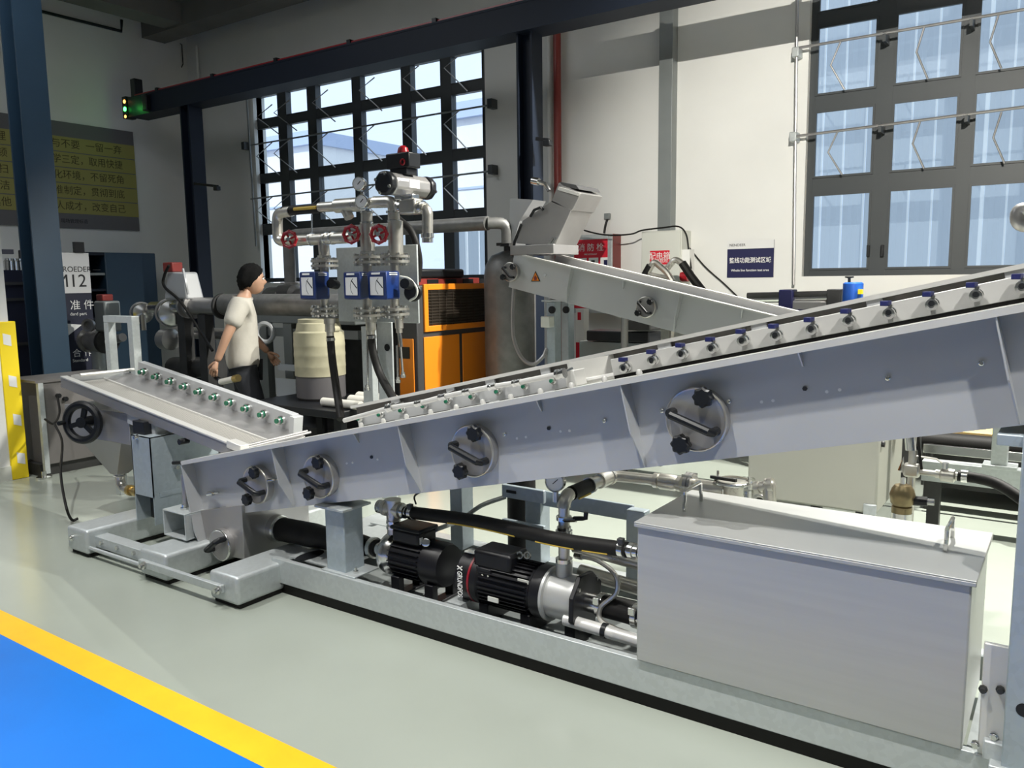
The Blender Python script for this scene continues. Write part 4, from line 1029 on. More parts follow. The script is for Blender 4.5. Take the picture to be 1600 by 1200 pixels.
# jack bolt with box
jk = thing('jack_stand', 'galvanised box-section jack stand with black T-handle screw', 'jack', (-4.15, 2.62, .167))
p = at(262, 800, y=2.60); q = at(308, 800, y=2.60)
bz1_ = at(275, 798, y=2.58).z; bz0_ = at(275, 838, y=2.58).z
mb = MB(); bx0 = at(255, 815, y=2.56).x; bx1 = at(289, 815, y=2.56).x; tz = .008
mb.box((bx0, 2.56, bz1_ - tz), (bx1, 2.85, bz1_)); mb.box((bx0, 2.56, bz0_), (bx1, 2.85, bz0_ + tz)); mb.box((bx1 - tz, 2.56, bz0_ + tz), (bx1, 2.85, bz1_ - tz)); mb.box((bx0, 2.56, bz0_ + tz), (bx0 + tz, 2.85, bz1_ - tz))
mb.build('box_section', M_galv, jk, bevel=.002)
c = at(291, 795, y=2.66); cz = bz1_
MB().cyl((c.x, 2.66, cz), (c.x, 2.66, at(291, 742, y=2.66).z), .018, n=12).build('sleeve', M_steeld, jk)
MB().cyl((c.x, 2.66, at(291, 745, y=2.66).z), (c.x, 2.66, at(291, 726, y=2.66).z), .010, n=8).build('screw', M_blk, jk)
zt = at(291, 724, y=2.66).z; MB().tube([(c.x - .07, 2.64, zt - .005), (c.x - .02, 2.655, zt), (c.x + .01, 2.66, zt)], .011, 8).build('handle', M_blk, jk)
MB().lathe((c.x + .04, 2.62, cz), Z, [(.02, 0), (.02, .012), (.012, .013), (.012, .03)], 8).build('nut', M_pol, jk)
MB().cyl((c.x, 2.66, .167), (c.x, 2.66, bz0_), .014, n=10).build('foot_screw', M_pol, jk); MB().lathe((c.x, 2.66, .167), Z, [(.035, 0), (.035, .01), (.018, .018)], 14).build('foot_pad', M_dark, jk)

# rear grey cabinet plate behind handwheel, with caster and cable
gcab = thing('grey_machine_cabinet', 'dull grey steel machine cabinet behind the handwheel', 'cabinet', (-7.3, 3.7, 0))
yb = at(200, 720, x=-7.05).y; yf = at(78, 744, x=-7.05).y; zt = at(75, 597, x=-7.05).z
MB().box((-7.5, yf, .10), (-7.05, yb, zt)).build('body', M_cab, gcab, bevel=.004)
mb = MB(); mb.box((-7.07, yf - .04, .03), (-7.03, yf, zt)); mb.build('corner_post', M_galv, gcab, smooth=0)
MB().box((-7.52, yf - .06, zt), (-7.03, yb, zt + .02)).build('top_plate', M_cab, gcab, smooth=0)
MB().box((-7.4, yf - .05, .0), (-7.1, yb, .10)).build('plinth', M_dark, gcab, smooth=0)
MB().lathe((-7.02, yf - .06, 0), Z, [(.06, 0), (.06, .015), (.02, .02), (.02, .06)], 14).build('levelling_foot', M_pol, gcab)
for px, py in ((90, 618), (101, 623)):
    c = at(px, py, x=-7.05); MB().cyl(c, c + X * .03, .02, n=10).build('cable_gland', M_blk, gcab)
ca = [at(90, 620, x=-7.0), at(93, 645, x=-6.9), at(84, 662, x=-6.8), at(70, 655, x=-6.9)]
tag(MB().tube(spline(ca), .009, 8).build('cabinet_cable', M_rub, org=ca[0]), 'black cable loop on the side of the grey machine cabinet', 'cable')
ca = [at(85, 662, x=-6.6), at(97, 690, x=-6.4), at(95, 740, x=-5.9), at(103, 790, x=-5.5), at(112, 812, z=.02), at(122, 810, z=.02)]
tag(MB().tube(spline(ca), .009, 8).build('floor_cable', M_rub, org=ca[-1]), 'black cable trailing down from the cabinet to the floor', 'cable')
# ================================================================== FLOW METER RIG
RY = 4.2
def rg(px, py, dy=0): return at(px, py, y=RY + dy)
def pxm(n): return n * 5.8 / F_PX
rig = thing('flow_meter_rig', 'steel pipe rig holding three blue flow meters and red handwheel valves', 'pipework', rg(590, 640))
def ell(pts, r, name='pipe', n=14, par=None, mt=None): return MB().tube(pts, r, n).build(name, mt or M_pipe, par or rig)
def flange(c, ax, r, th=.018, mt=None):
    return MB().lathe(c, ax, [(r * .4, 0), (r, .001), (r, th), (r * .4, th + .001)], 26).build('flange', mt or M_pipe, rig)
r0 = pxm(9)
# pipe network: left riser, upper run, lower run
ux = rg(433, 333).z; lx = rg(433, 377).z
def bend(path, rad=.05): # rounded polyline
    P = [V(p) for p in path]; out = [P[0]]
    for i in range(1, len(P) - 1):
        a_, b_, c_ = P[i - 1], P[i], P[i + 1]; d0 = (a_ - b_).normalized(); d1 = (c_ - b_).normalized()
        rr = min(rad, (a_ - b_).length * .45, (c_ - b_).length * .45)
        for k in range(6):
            t_ = k / 5; out.append((b_ + d0 * rr) * (1 - t_) ** 2 + b_ * 2 * t_ * (1 - t_) + (b_ + d1 * rr) * t_ * t_)
    out.append(P[-1]); return out
ell(bend([rg(455, 330), rg(433, 333), rg(434, 377), rg(470, 376)], .06), r0, 'left_loop')
ell([rg(443, 330), rg(500, 325)], pxm(8), 'black_sleeve', mt=M_rub); MB().tube([rg(460, 327, -.03), rg(495, 324, -.03)], pxm(3), 8).build('gold_print', M_tape, rig)
ell([rg(500, 324), rg(530, 322)], pxm(8)); ell([rg(526, 322), rg(565, 319)], pxm(11), 'strainer'); ell([rg(560, 319), rg(600, 315)], pxm(8))
MB().tube([rg(540, 328), rg(546, 340)], pxm(8), 12).build('strainer_leg', M_pipe, rig)
ell(bend([rg(585, 316), rg(615, 315), rg(616, 385)], .05), pxm(9), 'right_loop'); ell([rg(618, 345), rg(619, 398)], pxm(11), 'valve_body')
ell([rg(460, 376), rg(550, 371)], r0, 'lower_run'); 
for px, py in ((487, 374), (510, 373), (520, 372)): MB().lathe(rg(px, py) - X * .008, X, [(pxm(10.5), 0), (pxm(10.5), .016)], 18).build('collar', M_pol, rig)
ell([rg(573, 330), rg(573, 392)], pxm(9), 'riser'); ell([rg(573, 350), rg(575, 392)], pxm(11), 'valve_body')
for px, py in ((573, 333), (573, 350), (614, 333), (616, 347)): MB().lathe(rg(px, py), Z, [(pxm(10.5), 0), (pxm(10.5), .014)], 18).build('collar', M_pol, rig)
ell([rg(505, 375), rg(507, 400)], pxm(9), 'branch')
MB().cyl(rg(487, 335), rg(487, 372), .006, n=6).build('hanger_rod', M_pol, rig)
# handwheels (red)
for px, py in ((452, 374), (549, 366), (592, 366)):
    c = rg(px, py, -.10); hx = V((.35, -.93, .05)).normalized()
    w = MB().torus(c, hx, pxm(12), pxm(2.6), 24, 8).build('red_handwheel', M_red, rig)
    _, u_, w_ = frame_of(hx)
    for k in range(8):
        a_ = k * pi / 4; q = c + (u_ * cos(a_) + w_ * sin(a_)) * pxm(13); MB().ball(q, pxm(2.9), 8).build('lobe', M_red, w)
    for k in range(4):
        a_ = k * pi / 2 + .4; MB().bar(c, c + (u_ * cos(a_) + w_ * sin(a_)) * pxm(12), .012, .01, hx).build('spoke', M_red, w)
    MB().cyl(c + hx * .02, c - hx * .10, pxm(3.5), n=10).build('stem', M_pol, w)
    MB().cyl(c - hx * .05, c - hx * .13, pxm(6.5), n=12).build('bonnet', M_pipe, w)
# flanges + meters
for (px, pyt, pyb, mpx) in ((507, 410, 484, 492), (574, 404, 487, 562), (617, 403, 485, 600)):
    top, bot = rg(px, pyt), rg(px, pyb)
    for c, k in ((top, 1), (top - Z * .035, 1), (bot, 1), (bot - Z * .035, 1)): flange(c, Z, pxm(22))
    MB().cyl(top + Z * .0, top + Z * .08, pxm(8), n=14).build('neck', M_pipe, rig)
    MB().lathe(top + Z * .03, Z, [(pxm(11), 0), (pxm(11), .02)], 6).build('nut', M_pol, rig)
    MB().cyl(bot - Z * .035, top, pxm(7), n=14).build('meter_tube', M_pipe, rig)
    mb = MB()
    for c in (top, bot):
        for k in range(8):
            a_ = k * pi / 4 + .2; q = c + V((cos(a_), sin(a_), 0)) * pxm(18); mb.cyl(q - Z * .05, q + Z * .034, .009, n=6); mb.lathe(q + Z * .018, Z, [(.014, 0), (.014, .014)], 6); mb.lathe(q - Z * .052, Z, [(.014, 0), (.014, .014)], 6)
    mb.build('flange_bolts', M_pol, rig)['kind'] = 'stuff'
# meter heads
for (px0, px1, px2, py0, py1) in ((467, 492, 514, 425, 468), (536, 562, 575, 425, 468), (574, 603, 624, 424, 468)):
    # scale face turned to the left part, side face on right
    A, B = rg(px0, py0, -.18), rg(px1, py0, -.25); C_ = rg(px2, py0, -.02); zt_, zb_ = A.z, rg(px0, py1, -.18).z
    fdir = (B - A); fdir.z = 0; sdir = (C_ - B); sdir.z = 0
    pl = [A, B, C_, A + sdir]
    mb = MB(); mb.hexa([V((q.x, q.y, zb_)) for q in pl] + [V((q.x, q.y, zt_)) for q in pl]); hd_ = mb.build('meter_head', M_meter, rig, bevel=.012)
    n_ = fdir.normalized().cross(Z)
    def fp(u, v): return V((A.x, A.y, 0)) + fdir * u + Z * (zb_ + (zt_ - zb_) * v) + n_ * .003
    MB().prism([fp(.16, .16), fp(.86, .16), fp(.86, .80), fp(.16, .80)], n_ * .002).build('scale_face', M_signw, hd_, smooth=0)
    MB().prism([fp(.25, .88), fp(.7, .88), fp(.7, .95), fp(.25, .95)], n_ * .003).build('name_strip', M_white, hd_, smooth=0)
    MB().tube([fp(.62, .76), fp(.50, .65), fp(.45, .5), fp(.48, .33), fp(.58, .2)], .0035, 6).build('scale_arc', M_black, hd_)
    MB().tube([fp(.54, .68) + n_ * .004, fp(.84, .42) + n_ * .004], .0035, 6).build('needle', M_black, hd_)
    for k in range(3):
        MB().tube([fp(.66, .3 + .1 * k), fp(.80, .3 + .1 * k)], .0014, 5).build('scale_mark', M_black, hd_)
    s2 = sdir.normalized(); n2 = s2.cross(Z)
    def sp_(u, v): return V((B.x, B.y, 0)) + sdir * u + Z * (zb_ + (zt_ - zb_) * v) + n2 * .002
    for k in range(2): MB().prism([sp_(.2, .86 + .06 * k), sp_(.8, .86 + .06 * k), sp_(.8, .885 + .06 * k), sp_(.2, .885 + .06 * k)], n2 * .002).build('name_strip', M_white, hd_, smooth=0)
    MB().cyl(A + sdir * .9 + fdir * .5 - Z * .09, A + sdir * 1.25 + fdir * .5 - Z * .09, .03, n=12).build('meter_neck', M_meter, hd_)
# cable glands + grey conduit on right meter
MB().tube(spline([rg(625, 432, -.02), rg(640, 436), rg(651, 450), rg(650, 463), rg(640, 470)]), .008, 8).build('grey_conduit', M_elec, rig)
for px in (517, 632): MB().cyl(rg(px, 443, -.1), rg(px + 8, 445, -.02), .035, n=12).build('black_gland', M_blk, rig)
# small outlet stubs under flanges
for px, pyt, pyb, k in ((516, 495, 525, 1), (580, 497, 523, 1), (624, 497, 520, .8)):
    MB().lathe(rg(px, pyb), Z, [(pxm(6 * k), 0), (pxm(6 * k), .03), (pxm(8 * k), .032), (pxm(8 * k), .09), (pxm(9.5 * k), .092), (pxm(9.5 * k), .13)], 16).build('hose_tail', M_pipe, rig)
MB().cyl(rg(624, 520), rg(627, 542), pxm(3), n=10).build('drop_pipe', M_pol, rig)
for a, b in (((626, 542), (630, 590)), ((620, 540), (622, 598)), ((574, 500), (574, 610))):
    MB().cyl(rg(*a), rg(*b), .008, n=8).build('thin_pipe', M_pol, rig); MB().lathe(rg(*b), Z, [(.02, 0), (.02, .02), (.014, .022), (.014, .04)], 8).build('thin_pipe_nut', M_pol, rig)
# backing panel and perforated post
p, q = at(528, 390, y=RY + .22), at(652, 382, y=RY + .22); r_ = at(655, 505, y=RY + .22)
MB().box((p.x, RY + .20, r_.z), (q.x + .01, RY + .215, q.z)).build('backing_panel', M_galv, rig, bevel=.003)
p = at(567, 510, y=RY + .16); q = at(622, 505, y=RY + .16)
mb = MB(); mb.box((p.x, RY + .14, .0), (p.x + .10, RY + .20, p.z)); mb.build('post', M_galv, rig, bevel=.003)
MB().box((at(590, 505, y=RY + .1).x, RY + .09, .0), (q.x, RY + .105, at(600, 503, y=RY + .1).z)).build('perforated_post', M_galv, rig, bevel=.003)
c = at(605, 543, y=RY + .09); MB().lathe(c, (0, -1, 0), [(.026, 0), (.026, .003)], 20).build('post_hole', M_blk, rig)
# gauges
for px, py, r in ((565, 289, 9), (569, 317, 9)):
    c = rg(px, py, -.04 if py > 300 else 0); fx = V((-.25 + .6, -.95, .1)).normalized()
    g = MB().lathe(c, fx, [(pxm(r), 0), (pxm(r + 1.5), .01), (pxm(r + 1.5), .05), (pxm(r + .5), .055), (pxm(r), .048)], 26).build('gauge', M_pol, rig)
    MB().lathe(c + fx * .049, fx, [(pxm(r), 0), (pxm(r), .001)], 24).build('dial', M_white, g)
    MB().bar(c + fx * .052 - X * .015 - Z * .012, c + fx * .052 + X * .02 + Z * .015, .005, .003, fx).build('needle', M_black, g)
MB().cyl(rg(566, 300), rg(567, 312), pxm(3), n=10).build('gauge_stem', M_pol, rig)
MB().cyl(rg(572, 316), rg(590, 316), pxm(4), n=10).build('thermowell', M_pol, rig)
# actuator valve on top right
av = thing('actuator_valve', 'grey pneumatic actuator with red top indicator on a steel valve', 'valve', rg(632, 330))
ell([rg(622, 322), rg(655, 325), rg(665, 326)], pxm(9), 'valve_pipe', par=av); ell(bend([rg(655, 325), rg(668, 327), rg(668, 372)], .05), pxm(8), 'outlet_elbow', par=av)
for px in (628, 660): MB().lathe(rg(px, 324) - X * .01, X, [(pxm(10), 0), (pxm(10), .02)], 18).build('collar', M_pol, av)
MB().box((rg(630, 318).x, RY - .05, rg(630, 336).z), (rg(655, 318).x, RY + .05, rg(630, 312).z)).build('valve_body', M_pipe, av, bevel=.012)
MB().lathe(rg(668, 379), Z, [(pxm(8), 0), (pxm(8), .03), (pxm(9.5), .032), (pxm(9.5), .06)], 18).build('coupling', M_pol, av)
MB().box((rg(622, 315).x, RY - .04, rg(622, 314).z), (rg(650, 315).x, RY + .04, rg(622, 305).z)).build('mount', M_pol, av, bevel=.008)
za, zb_ = rg(632, 273).z, rg(632, 307).z; xc_ = rg(632, 290).x
ya0, ya1 = at(608, 290, x=xc_).y, at(661, 290, x=xc_).y
zc_ = (za + zb_) / 2; rr = (za - zb_) / 2 * 1.12
def octa(y_, k): return [V((xc_ + cos(a_) * rr * k, y_, zc_ + sin(a_) * rr * k)) for a_ in [pi / 8 + q * pi / 4 for q in range(8)]]
mb = MB(); mb.prism(octa(ya0, .97), (0, ya1 - ya0, 0)); ac = mb.build('actuator_body', M_steeld, av, bevel=.012)
for y_, d_ in ((ya0, -1), (ya1, 1)):
    mb = MB(); mb.prism(octa(y_, 1.05), (0, .06 * d_, 0)); mb.build('end_cap', M_blk, ac, bevel=.016)
    for q in (1, 3, 5, 7):
        c = octa(y_ + .06 * d_, .8)[q]; MB().lathe(c, (0, d_, 0), [(.012, 0), (.012, .008)], 6).build('cap_bolt', M_pol, ac)
ym_ = (ya0 + ya1) / 2; MB().box((xc_ + rr * .88, ym_ - .05, zc_ - .02), (xc_ + rr * .92, ym_ + .05, zc_ + .035)).build('label_plate', M_white, ac, smooth=0)
MB().lathe(rg(645, 457, .05), V((.45, -.9, 0)), [(.02, -.05), (pxm(13), -.03), (pxm(14), 0), (pxm(12.5), .012), (.01, .014)], 26).build('black_dish', M_blk, rig)
MB().box((rg(617, 268).x, RY - .05, za - .005), (rg(643, 268).x, RY + .05, rg(632, 262).z)).build('bracket', M_blk, av, bevel=.004)
MB().box((rg(612, 255).x, RY - .06, rg(632, 264).z), (rg(648, 255).x, RY + .06, rg(632, 240).z)).build('switch_box', M_blk, av, bevel=.008)
MB().lathe(rg(630, 242), Z, [(pxm(8.5), 0), (pxm(8.5), .02), (pxm(7), .045), (pxm(3), .06), (0, .062)], 20).build('indicator_dome', M_red, av)
p = rg(629, 253, -.062); MB().torus(p, (0, -1, 0), .018, .006, 16, 6).build('indicator_ring', M_red, av)
# hoses of the rig
for nm, lab, pts, r in (('drop_hose', 'straight black hose dropping from the left flow meter', [rg(516, 525), rg(519, 560), rg(526, 610), rg(533, 655, -.1)], 6.5),
                        ('drop_hose', 'curved black hose dropping from the middle flow meter', [rg(580, 523), rg(583, 550), rg(594, 585), rg(612, 618, -.1), rg(630, 650, -.2)], 6.5)):
    t = thing(nm, lab, 'hose', pts[0], 'black hoses below the flow meters'); MB().tube(spline(pts), pxm(r), 12).build('hose', M_rub, t)
    d_ = V(pts[1]) - V(pts[0]); clamp(V(pts[0]) + d_ * .15, d_, pxm(r)).build('clamp', M_pol, t)
pts = [rg(622, 342, .25), rg(640, 358, .25), rg(650, 380, .25), rg(655, 410, .28), rg(652, 440, .28)]
tag(MB().tube(spline(pts), pxm(5.5), 12).build('arched_hose', M_rub, org=pts[0]), 'black hose arching down behind the flow meter panel', 'hose')
# long insulated pipe in front of window and downpipe
lpip = thing('insulated_pipe', 'long grey insulated pipe crossing behind the rig to the vessel', 'pipe', rg(455, 480, 1.2))
yi = 5.7
a, b = at(450, 362, y=yi), at(762, 356, y=yi); a.z = b.z = (a.z + b.z) / 2
MB().tube(bend([V((a.x, yi, at(455, 470, y=yi).z)), a, b], .12), .06, 16).build('pipe', M_insul, lpip)
MB().tube(bend([b, V((b.x + .13, yi + .1, b.z)), V((b.x + .13, yi + .1, at(775, 380, y=yi).z))], .1), .05, 14).build('elbow', M_insul, lpip)
c = V((a.x, yi, at(455, 450, y=yi).z)); MB().lathe(c, Z, [(.10, 0), (.10, .02), (.07, .022), (.07, .04), (.10, .042), (.10, .06)], 20).build('flange', M_steeld, lpip)

# ================================================================== ORANGE CABINET
oc = thing('orange_compressor', 'orange and charcoal compressor cabinet with louvred grille', 'cabinet', (-4.9, 5.6, 0))
oy0 = 5.2; ox1 = at(652, 520, y=oy0).x; oy1 = at(772, 520, x=ox1).y; oz1 = at(655, 446, x=ox1, ).z
ox0 = at(620, 530, y=oy0).x
MB().box((ox0, oy0, .06), (ox1, oy1, oz1)).build('frame', M_char, oc, bevel=.01)
def opan(y0p, z0p, y1p, z1p, name, mt, d_=.012, x=None): return MB().box((ox1, y0p, z0p), (ox1 + d_, y1p, z1p)).build(name, mt, oc, bevel=.004)
def oyz(px, py): q = at(px, py, x=ox1); return q.y, q.z
y0p, z1p = oyz(660, 448); y1p, z0p = oyz(768, 518); z0p = oyz(662, 519)[1]
zt = oyz(712, 443)[1]
mb = MB(); fw = .05
mb.box((ox1, y0p, z0p), (ox1 + .02, y0p + fw, zt)); mb.box((ox1, y1p - fw, z0p), (ox1 + .02, y1p, zt)); mb.box((ox1, y0p + fw, zt - fw), (ox1 + .02, y1p - fw, zt)); mb.box((ox1, y0p + fw, z0p), (ox1 + .02, y1p - fw, z0p + fw)); mb.build('grille_frame', M_orange, oc, bevel=.004)
opan(y0p + fw, z0p + fw, y1p - fw, zt - fw, 'grille_back', M_mesh, .004)
nl = 12
for i in range(nl):
    z_ = z0p + fw + (zt - z0p - 2 * fw) * (i + .5) / nl; mb = MB(); mb.bar((ox1 + .010, y0p + fw, z_), (ox1 + .010, y1p - fw, z_), .006, .016, (.6, 0, 1)); mb.build('louvre', M_mesh, oc, smooth=0)
for i in range(9):
    y_ = y0p + fw + (y1p - y0p - 2 * fw) * (i + .5) / 9; MB().box((ox1 + .012, y_ - .003, z0p + fw), (ox1 + .016, y_ + .003, zt - fw)).build('grille_wire', M_mesh, oc, smooth=0)
ya, yb_ = oyz(662, 560)[0], oyz(717, 560)[0]; yc, yd = oyz(722, 560)[0], oyz(770, 560)[0]; ztop = oyz(662, 527)[1]
opan(ya, .15, yb_, ztop, 'door', M_orange); opan(yc, .15, yd, ztop, 'door', M_orange)
MB().box((ox0 + .03, oy0 - .012, .15), (ox1 - .04, oy0, oz1 - .45)).build('side_panel', M_orange, oc, bevel=.004)
MB().box((ox1 - .20, oy0 - .016, oz1 - .62), (ox1 - .08, oy0 - .012, oz1 - .52)).build('control_panel', M_blk, oc, smooth=0)
MB().box((ox0 + .03, oy0 + .1, oz1), (ox1 - .05, oy1 - .15, oz1 + .06)).build('top_cover', M_redd, oc, bevel=.006)
MB().box((ox0 + .0, oy0 + .05, oz1 + .06), (ox1 - .03, oy1 - .4, oz1 + .14)).build('top_duct', M_blk, oc, bevel=.02)
for i in range(4):
    y_ = oy0 + .2 + i * .25; MB().box((ox1 - .05, y_, oz1 + .01), (ox1 - .045, y_ + .15, oz1 + .05)).build('top_vent', M_blk, oc, smooth=0)

# steel vessel
vc = V((at(795, 480, y=6.0).x, 6.02, 0)); vr = .23
vz1 = at(797, 392, y=6.0).z
ve = thing('steel_vessel', 'round steel pressure vessel standing between orange cabinet and rear conveyor', 'vessel', vc)
MB().lathe(vc + Z * .62, Z, [(.05, -.02), (vr * .6, 0), (vr * .9, .05), (vr, .12), (vr, vz1 - .62 - .22), (vr * .93, vz1 - .62 - .12), (vr * .7, vz1 - .62 - .04), (.06, vz1 - .62)], 32).build('shell', M_insul, ve)
MB().lathe(vc + Z * .40, Z, [(vr * 1.02, 0), (vr * 1.02, .22)], 28).build('skirt', M_dark, ve)
for k in range(3):
    a_ = k * 2 * pi / 3 + .3; q = vc + V((cos(a_), sin(a_), 0)) * vr * .85; MB().cyl(q, q + Z * .42, .03, n=10).build('leg', M_dark, ve)
MB().lathe(vc + Z * (vz1 - .01), Z, [(.05, 0), (.05, .05), (.085, .051), (.085, .065), (.04, .066), (.04, .12)], 18).build('top_flange', M_dark, ve)
MB().bar(vc + V((-.1, -.05, vz1 + .06)), vc + V((.08, 0, vz1 + .06)), .03, .025).build('top_lever', M_dark, ve)

# ================================================================== REAR CONVEYOR
RCY = 5.6
ra, rb = at(816, 398, y=RCY), at(1205, 492, y=RCY)
ER = (rb - ra).normalized(); NR = V((-ER.z, 0, ER.x))
def rf(s, t_, n_): return ra + ER * s + Y * (t_ - RCY) + NR * n_
RL = (rb - ra).length + .9
def rsn(px, py, y):
    d_ = at(px, py, y=y) - ra; return d_.dot(ER), d_.dot(NR)
rbot = rsn(900, 477, RCY + .06)[1]
rc = thing('rear_conveyor', 'grey inclined conveyor in the background rising to the left', 'conveyor', at(1000, 520, y=RCY + .3))
MB().box((-.12, RCY + .06, rbot), (RL, RCY + .065, 0), rf).build('side_panel', M_greyp if 0 else M_steel, rc, smooth=0)
mb = MB(); mb.box((0, RCY, -.012), (RL, RCY + .06, 0), rf); mb.build('top_flange', M_steelw, rc, smooth=0)
MB().box((-.12, RCY + .065, rbot), (RL, RCY + .46, rbot + .01), rf).build('bottom_plate', M_steel, rc, smooth=0)
s1 = rsn(868, 400, RCY + .45)[0]; nt_ = rsn(1000, 430, RCY + .45)[1]
MB().box((s1, RCY + .45, rbot), (RL, RCY + .455, nt_), rf).build('far_panel', M_steel, rc, smooth=0)
MB().box((s1, RCY + .42, nt_), (RL, RCY + .48, nt_ + .012), rf).build('far_rail', M_steelw, rc, smooth=0)
MB().box((0, RCY + .065, -.06), (RL, RCY + .45, -.05), rf).build('belt', M_steeld, rc, smooth=0)
for px, py in ((890, 418), (1060, 462)):
    s, _ = rsn(px, py, RCY); mb = MB(); mb.prism([rf(s, t_, n_) for t_, n_ in ((RCY + .005, -.01), (RCY + .06, -.01), (RCY + .06, rbot), (RCY + .045, rbot), (RCY + .01, rbot * .6))], ER * .008); mb.build('rib', M_steel, rc, smooth=0)
for px, py in ((972, 443), (1158, 487)):
    s, _ = rsn(px, py, RCY + .03); mb = MB(); mb.prism([rf(s, t_, n_) for t_, n_ in ((RCY + .025, -.01), (RCY + .06, -.01), (RCY + .06, -.08), (RCY + .05, -.08))], ER * .008); mb.build('gusset', M_steel, rc, smooth=0)
for px, py, r in ((1010, 480, .078), (798, 425, .078)):
    porthole(at(px, py, y=RCY + .03) + Y * .03, r, rc, ER, NR)
wt = at(837, 434, y=RCY + .058)
mb = MB(); mb.prism([wt + V((-.045, 0, -.03)), wt + V((.045, 0, -.03)), wt + V((0, 0, .055))], (0, -.003, 0)); w_ = mb.build('warning_sticker', M_black, rc, smooth=0)
mb = MB(); mb.prism([wt + V((-.035, -.003, -.024)), wt + V((.035, -.003, -.024)), wt + V((0, -.003, .042))], (0, -.002, 0)); mb.build('warning_yellow', M_orange, w_, smooth=0)
mb = MB(); mb.prism([wt + V((-.010, -.005, -.02)), wt + V((.012, -.005, -.02)), wt + V((.016, -.005, .0)), wt + V((0, -.005, .022)), wt + V((-.014, -.005, .0))], (0, -.002, 0)); mb.build('warning_flame', M_redd, w_, smooth=0)
c = at(852, 430, y=RCY + .06); MB().lathe(c, (0, -1, 0), [(.012, 0), (.012, .008)], 8).build('bolt', M_pol, rc)
# legs
for px0, px1, y_ in ((854, 867, RCY + .08), (877, 888, RCY + .36)):
    a, b = at(px0, 500, y=y_), at(px1, 500, y=y_); zt = at(px0, 472, y=y_).z
    MB().box((a.x, y_, 0), (b.x, y_ + .10, zt)).build('leg', M_galvb, rc, bevel=.004)
    c = at((px0 + px1) / 2 + 3, 484, y=y_ - .0); MB().lathe(c, (0, -1, 0), [(.03, 0), (.03, .02), (.02, .022)], 12).build('leg_knob', M_blk, rc)
a = at(846, 469, y=RCY + .06); MB().box((a.x, RCY + .06, a.z - .012), (a.x + .32, RCY + .46, a.z)).build('leg_cap', M_galv, rc, smooth=0)
c = at(853, 503, y=RCY + .02); MB().box((c.x - .04, RCY + .0, c.z - .045), (c.x + .045, RCY + .08, c.z + .045)).build('button_box', M_elec, rc, bevel=.006)
MB().lathe(c + V((0, 0, 0)), (0, -1, 0), [(.016, 0), (.016, .012)], 14).build('button', M_blk, rc)
pts = [at(803, 448, y=RCY + .1), at(801, 490, y=RCY + .05), at(803, 530, y=RCY), at(816, 560, y=RCY), at(833, 569, y=RCY), at(848, 558, y=RCY + .05), at(854, 545, y=RCY + .08)]
tag(MB().tube(spline(pts), .016, 8).build('grey_conduit', M_steeld, org=pts[3]), 'grey flexible conduit hanging in a loop below the rear conveyor', 'conduit')
# feed chute on top
fc = thing('feed_chute', 'tilted steel feed chute standing on the rear conveyor\'s upper end', 'chute', at(835, 385, y=RCY + .2))
def fcp(px, py, y=RCY + .08): return at(px, py, y=y)
W_ = Y * .34
mb = MB(); mb.prism([fcp(806, 380), fcp(866, 386), fcp(893, 328), fcp(863, 313), fcp(816, 345)], W_); mb.build('chute_body', M_steeld, fc, bevel=.004)
mb = MB(); mb.prism([fcp(861, 316), fcp(894, 329), fcp(908, 302), fcp(873, 285)], W_ * 1.02); mb.build('chute_head', M_steeld, fc, bevel=.004)
mb = MB(); mb.prism([fcp(875, 292), fcp(907, 302), fcp(904, 306), fcp(873, 297)], (0, -.02, 0)); mb.build('head_lip', M_steelw, fc, smooth=0)
mb = MB(); mb.prism([fcp(874, 284), fcp(900, 289), fcp(905, 296), fcp(880, 291)], W_ * 1.03); mb.build('head_cover', M_char, fc, smooth=0)
MB().tube([fcp(829, 338, RCY + .06), fcp(835, 328, RCY + .04), fcp(845, 324, RCY + .04), fcp(849, 328, RCY + .06)], .012, 8).build('handle', M_blk, fc)
mb = MB(); mb.prism([fcp(797, 310, RCY + .2), fcp(833, 312, RCY + .2), fcp(812, 345, RCY + .2), fcp(800, 385, RCY + .2), fcp(795, 385, RCY + .2)], Y * .2); mb.build('side_funnel', M_steel, fc, smooth=0)
MB().cyl(fcp(832, 282), fcp(842, 284), .03, n=12).build('toggle_knob', M_pol, fc); MB().tube([fcp(842, 284), fcp(852, 288), fcp(858, 298)], .018, 8).build('toggle_arm', M_pol, fc)
MB().tube([fcp(815, 350), fcp(804, 378), fcp(800, 400)], .012, 6).build('strut', M_blk, fc)
MB().box((fcp(800, 385).x, RCY + .05, fcp(800, 399).z), (fcp(868, 385).x, RCY + .45, fcp(800, 384).z)).build('base', M_steeld, fc, bevel=.004)
for px in (855, 860): MB().bar(fcp(px, 387), fcp(px + 10, 372), .03, .02).build('latch', M_pol, fc)
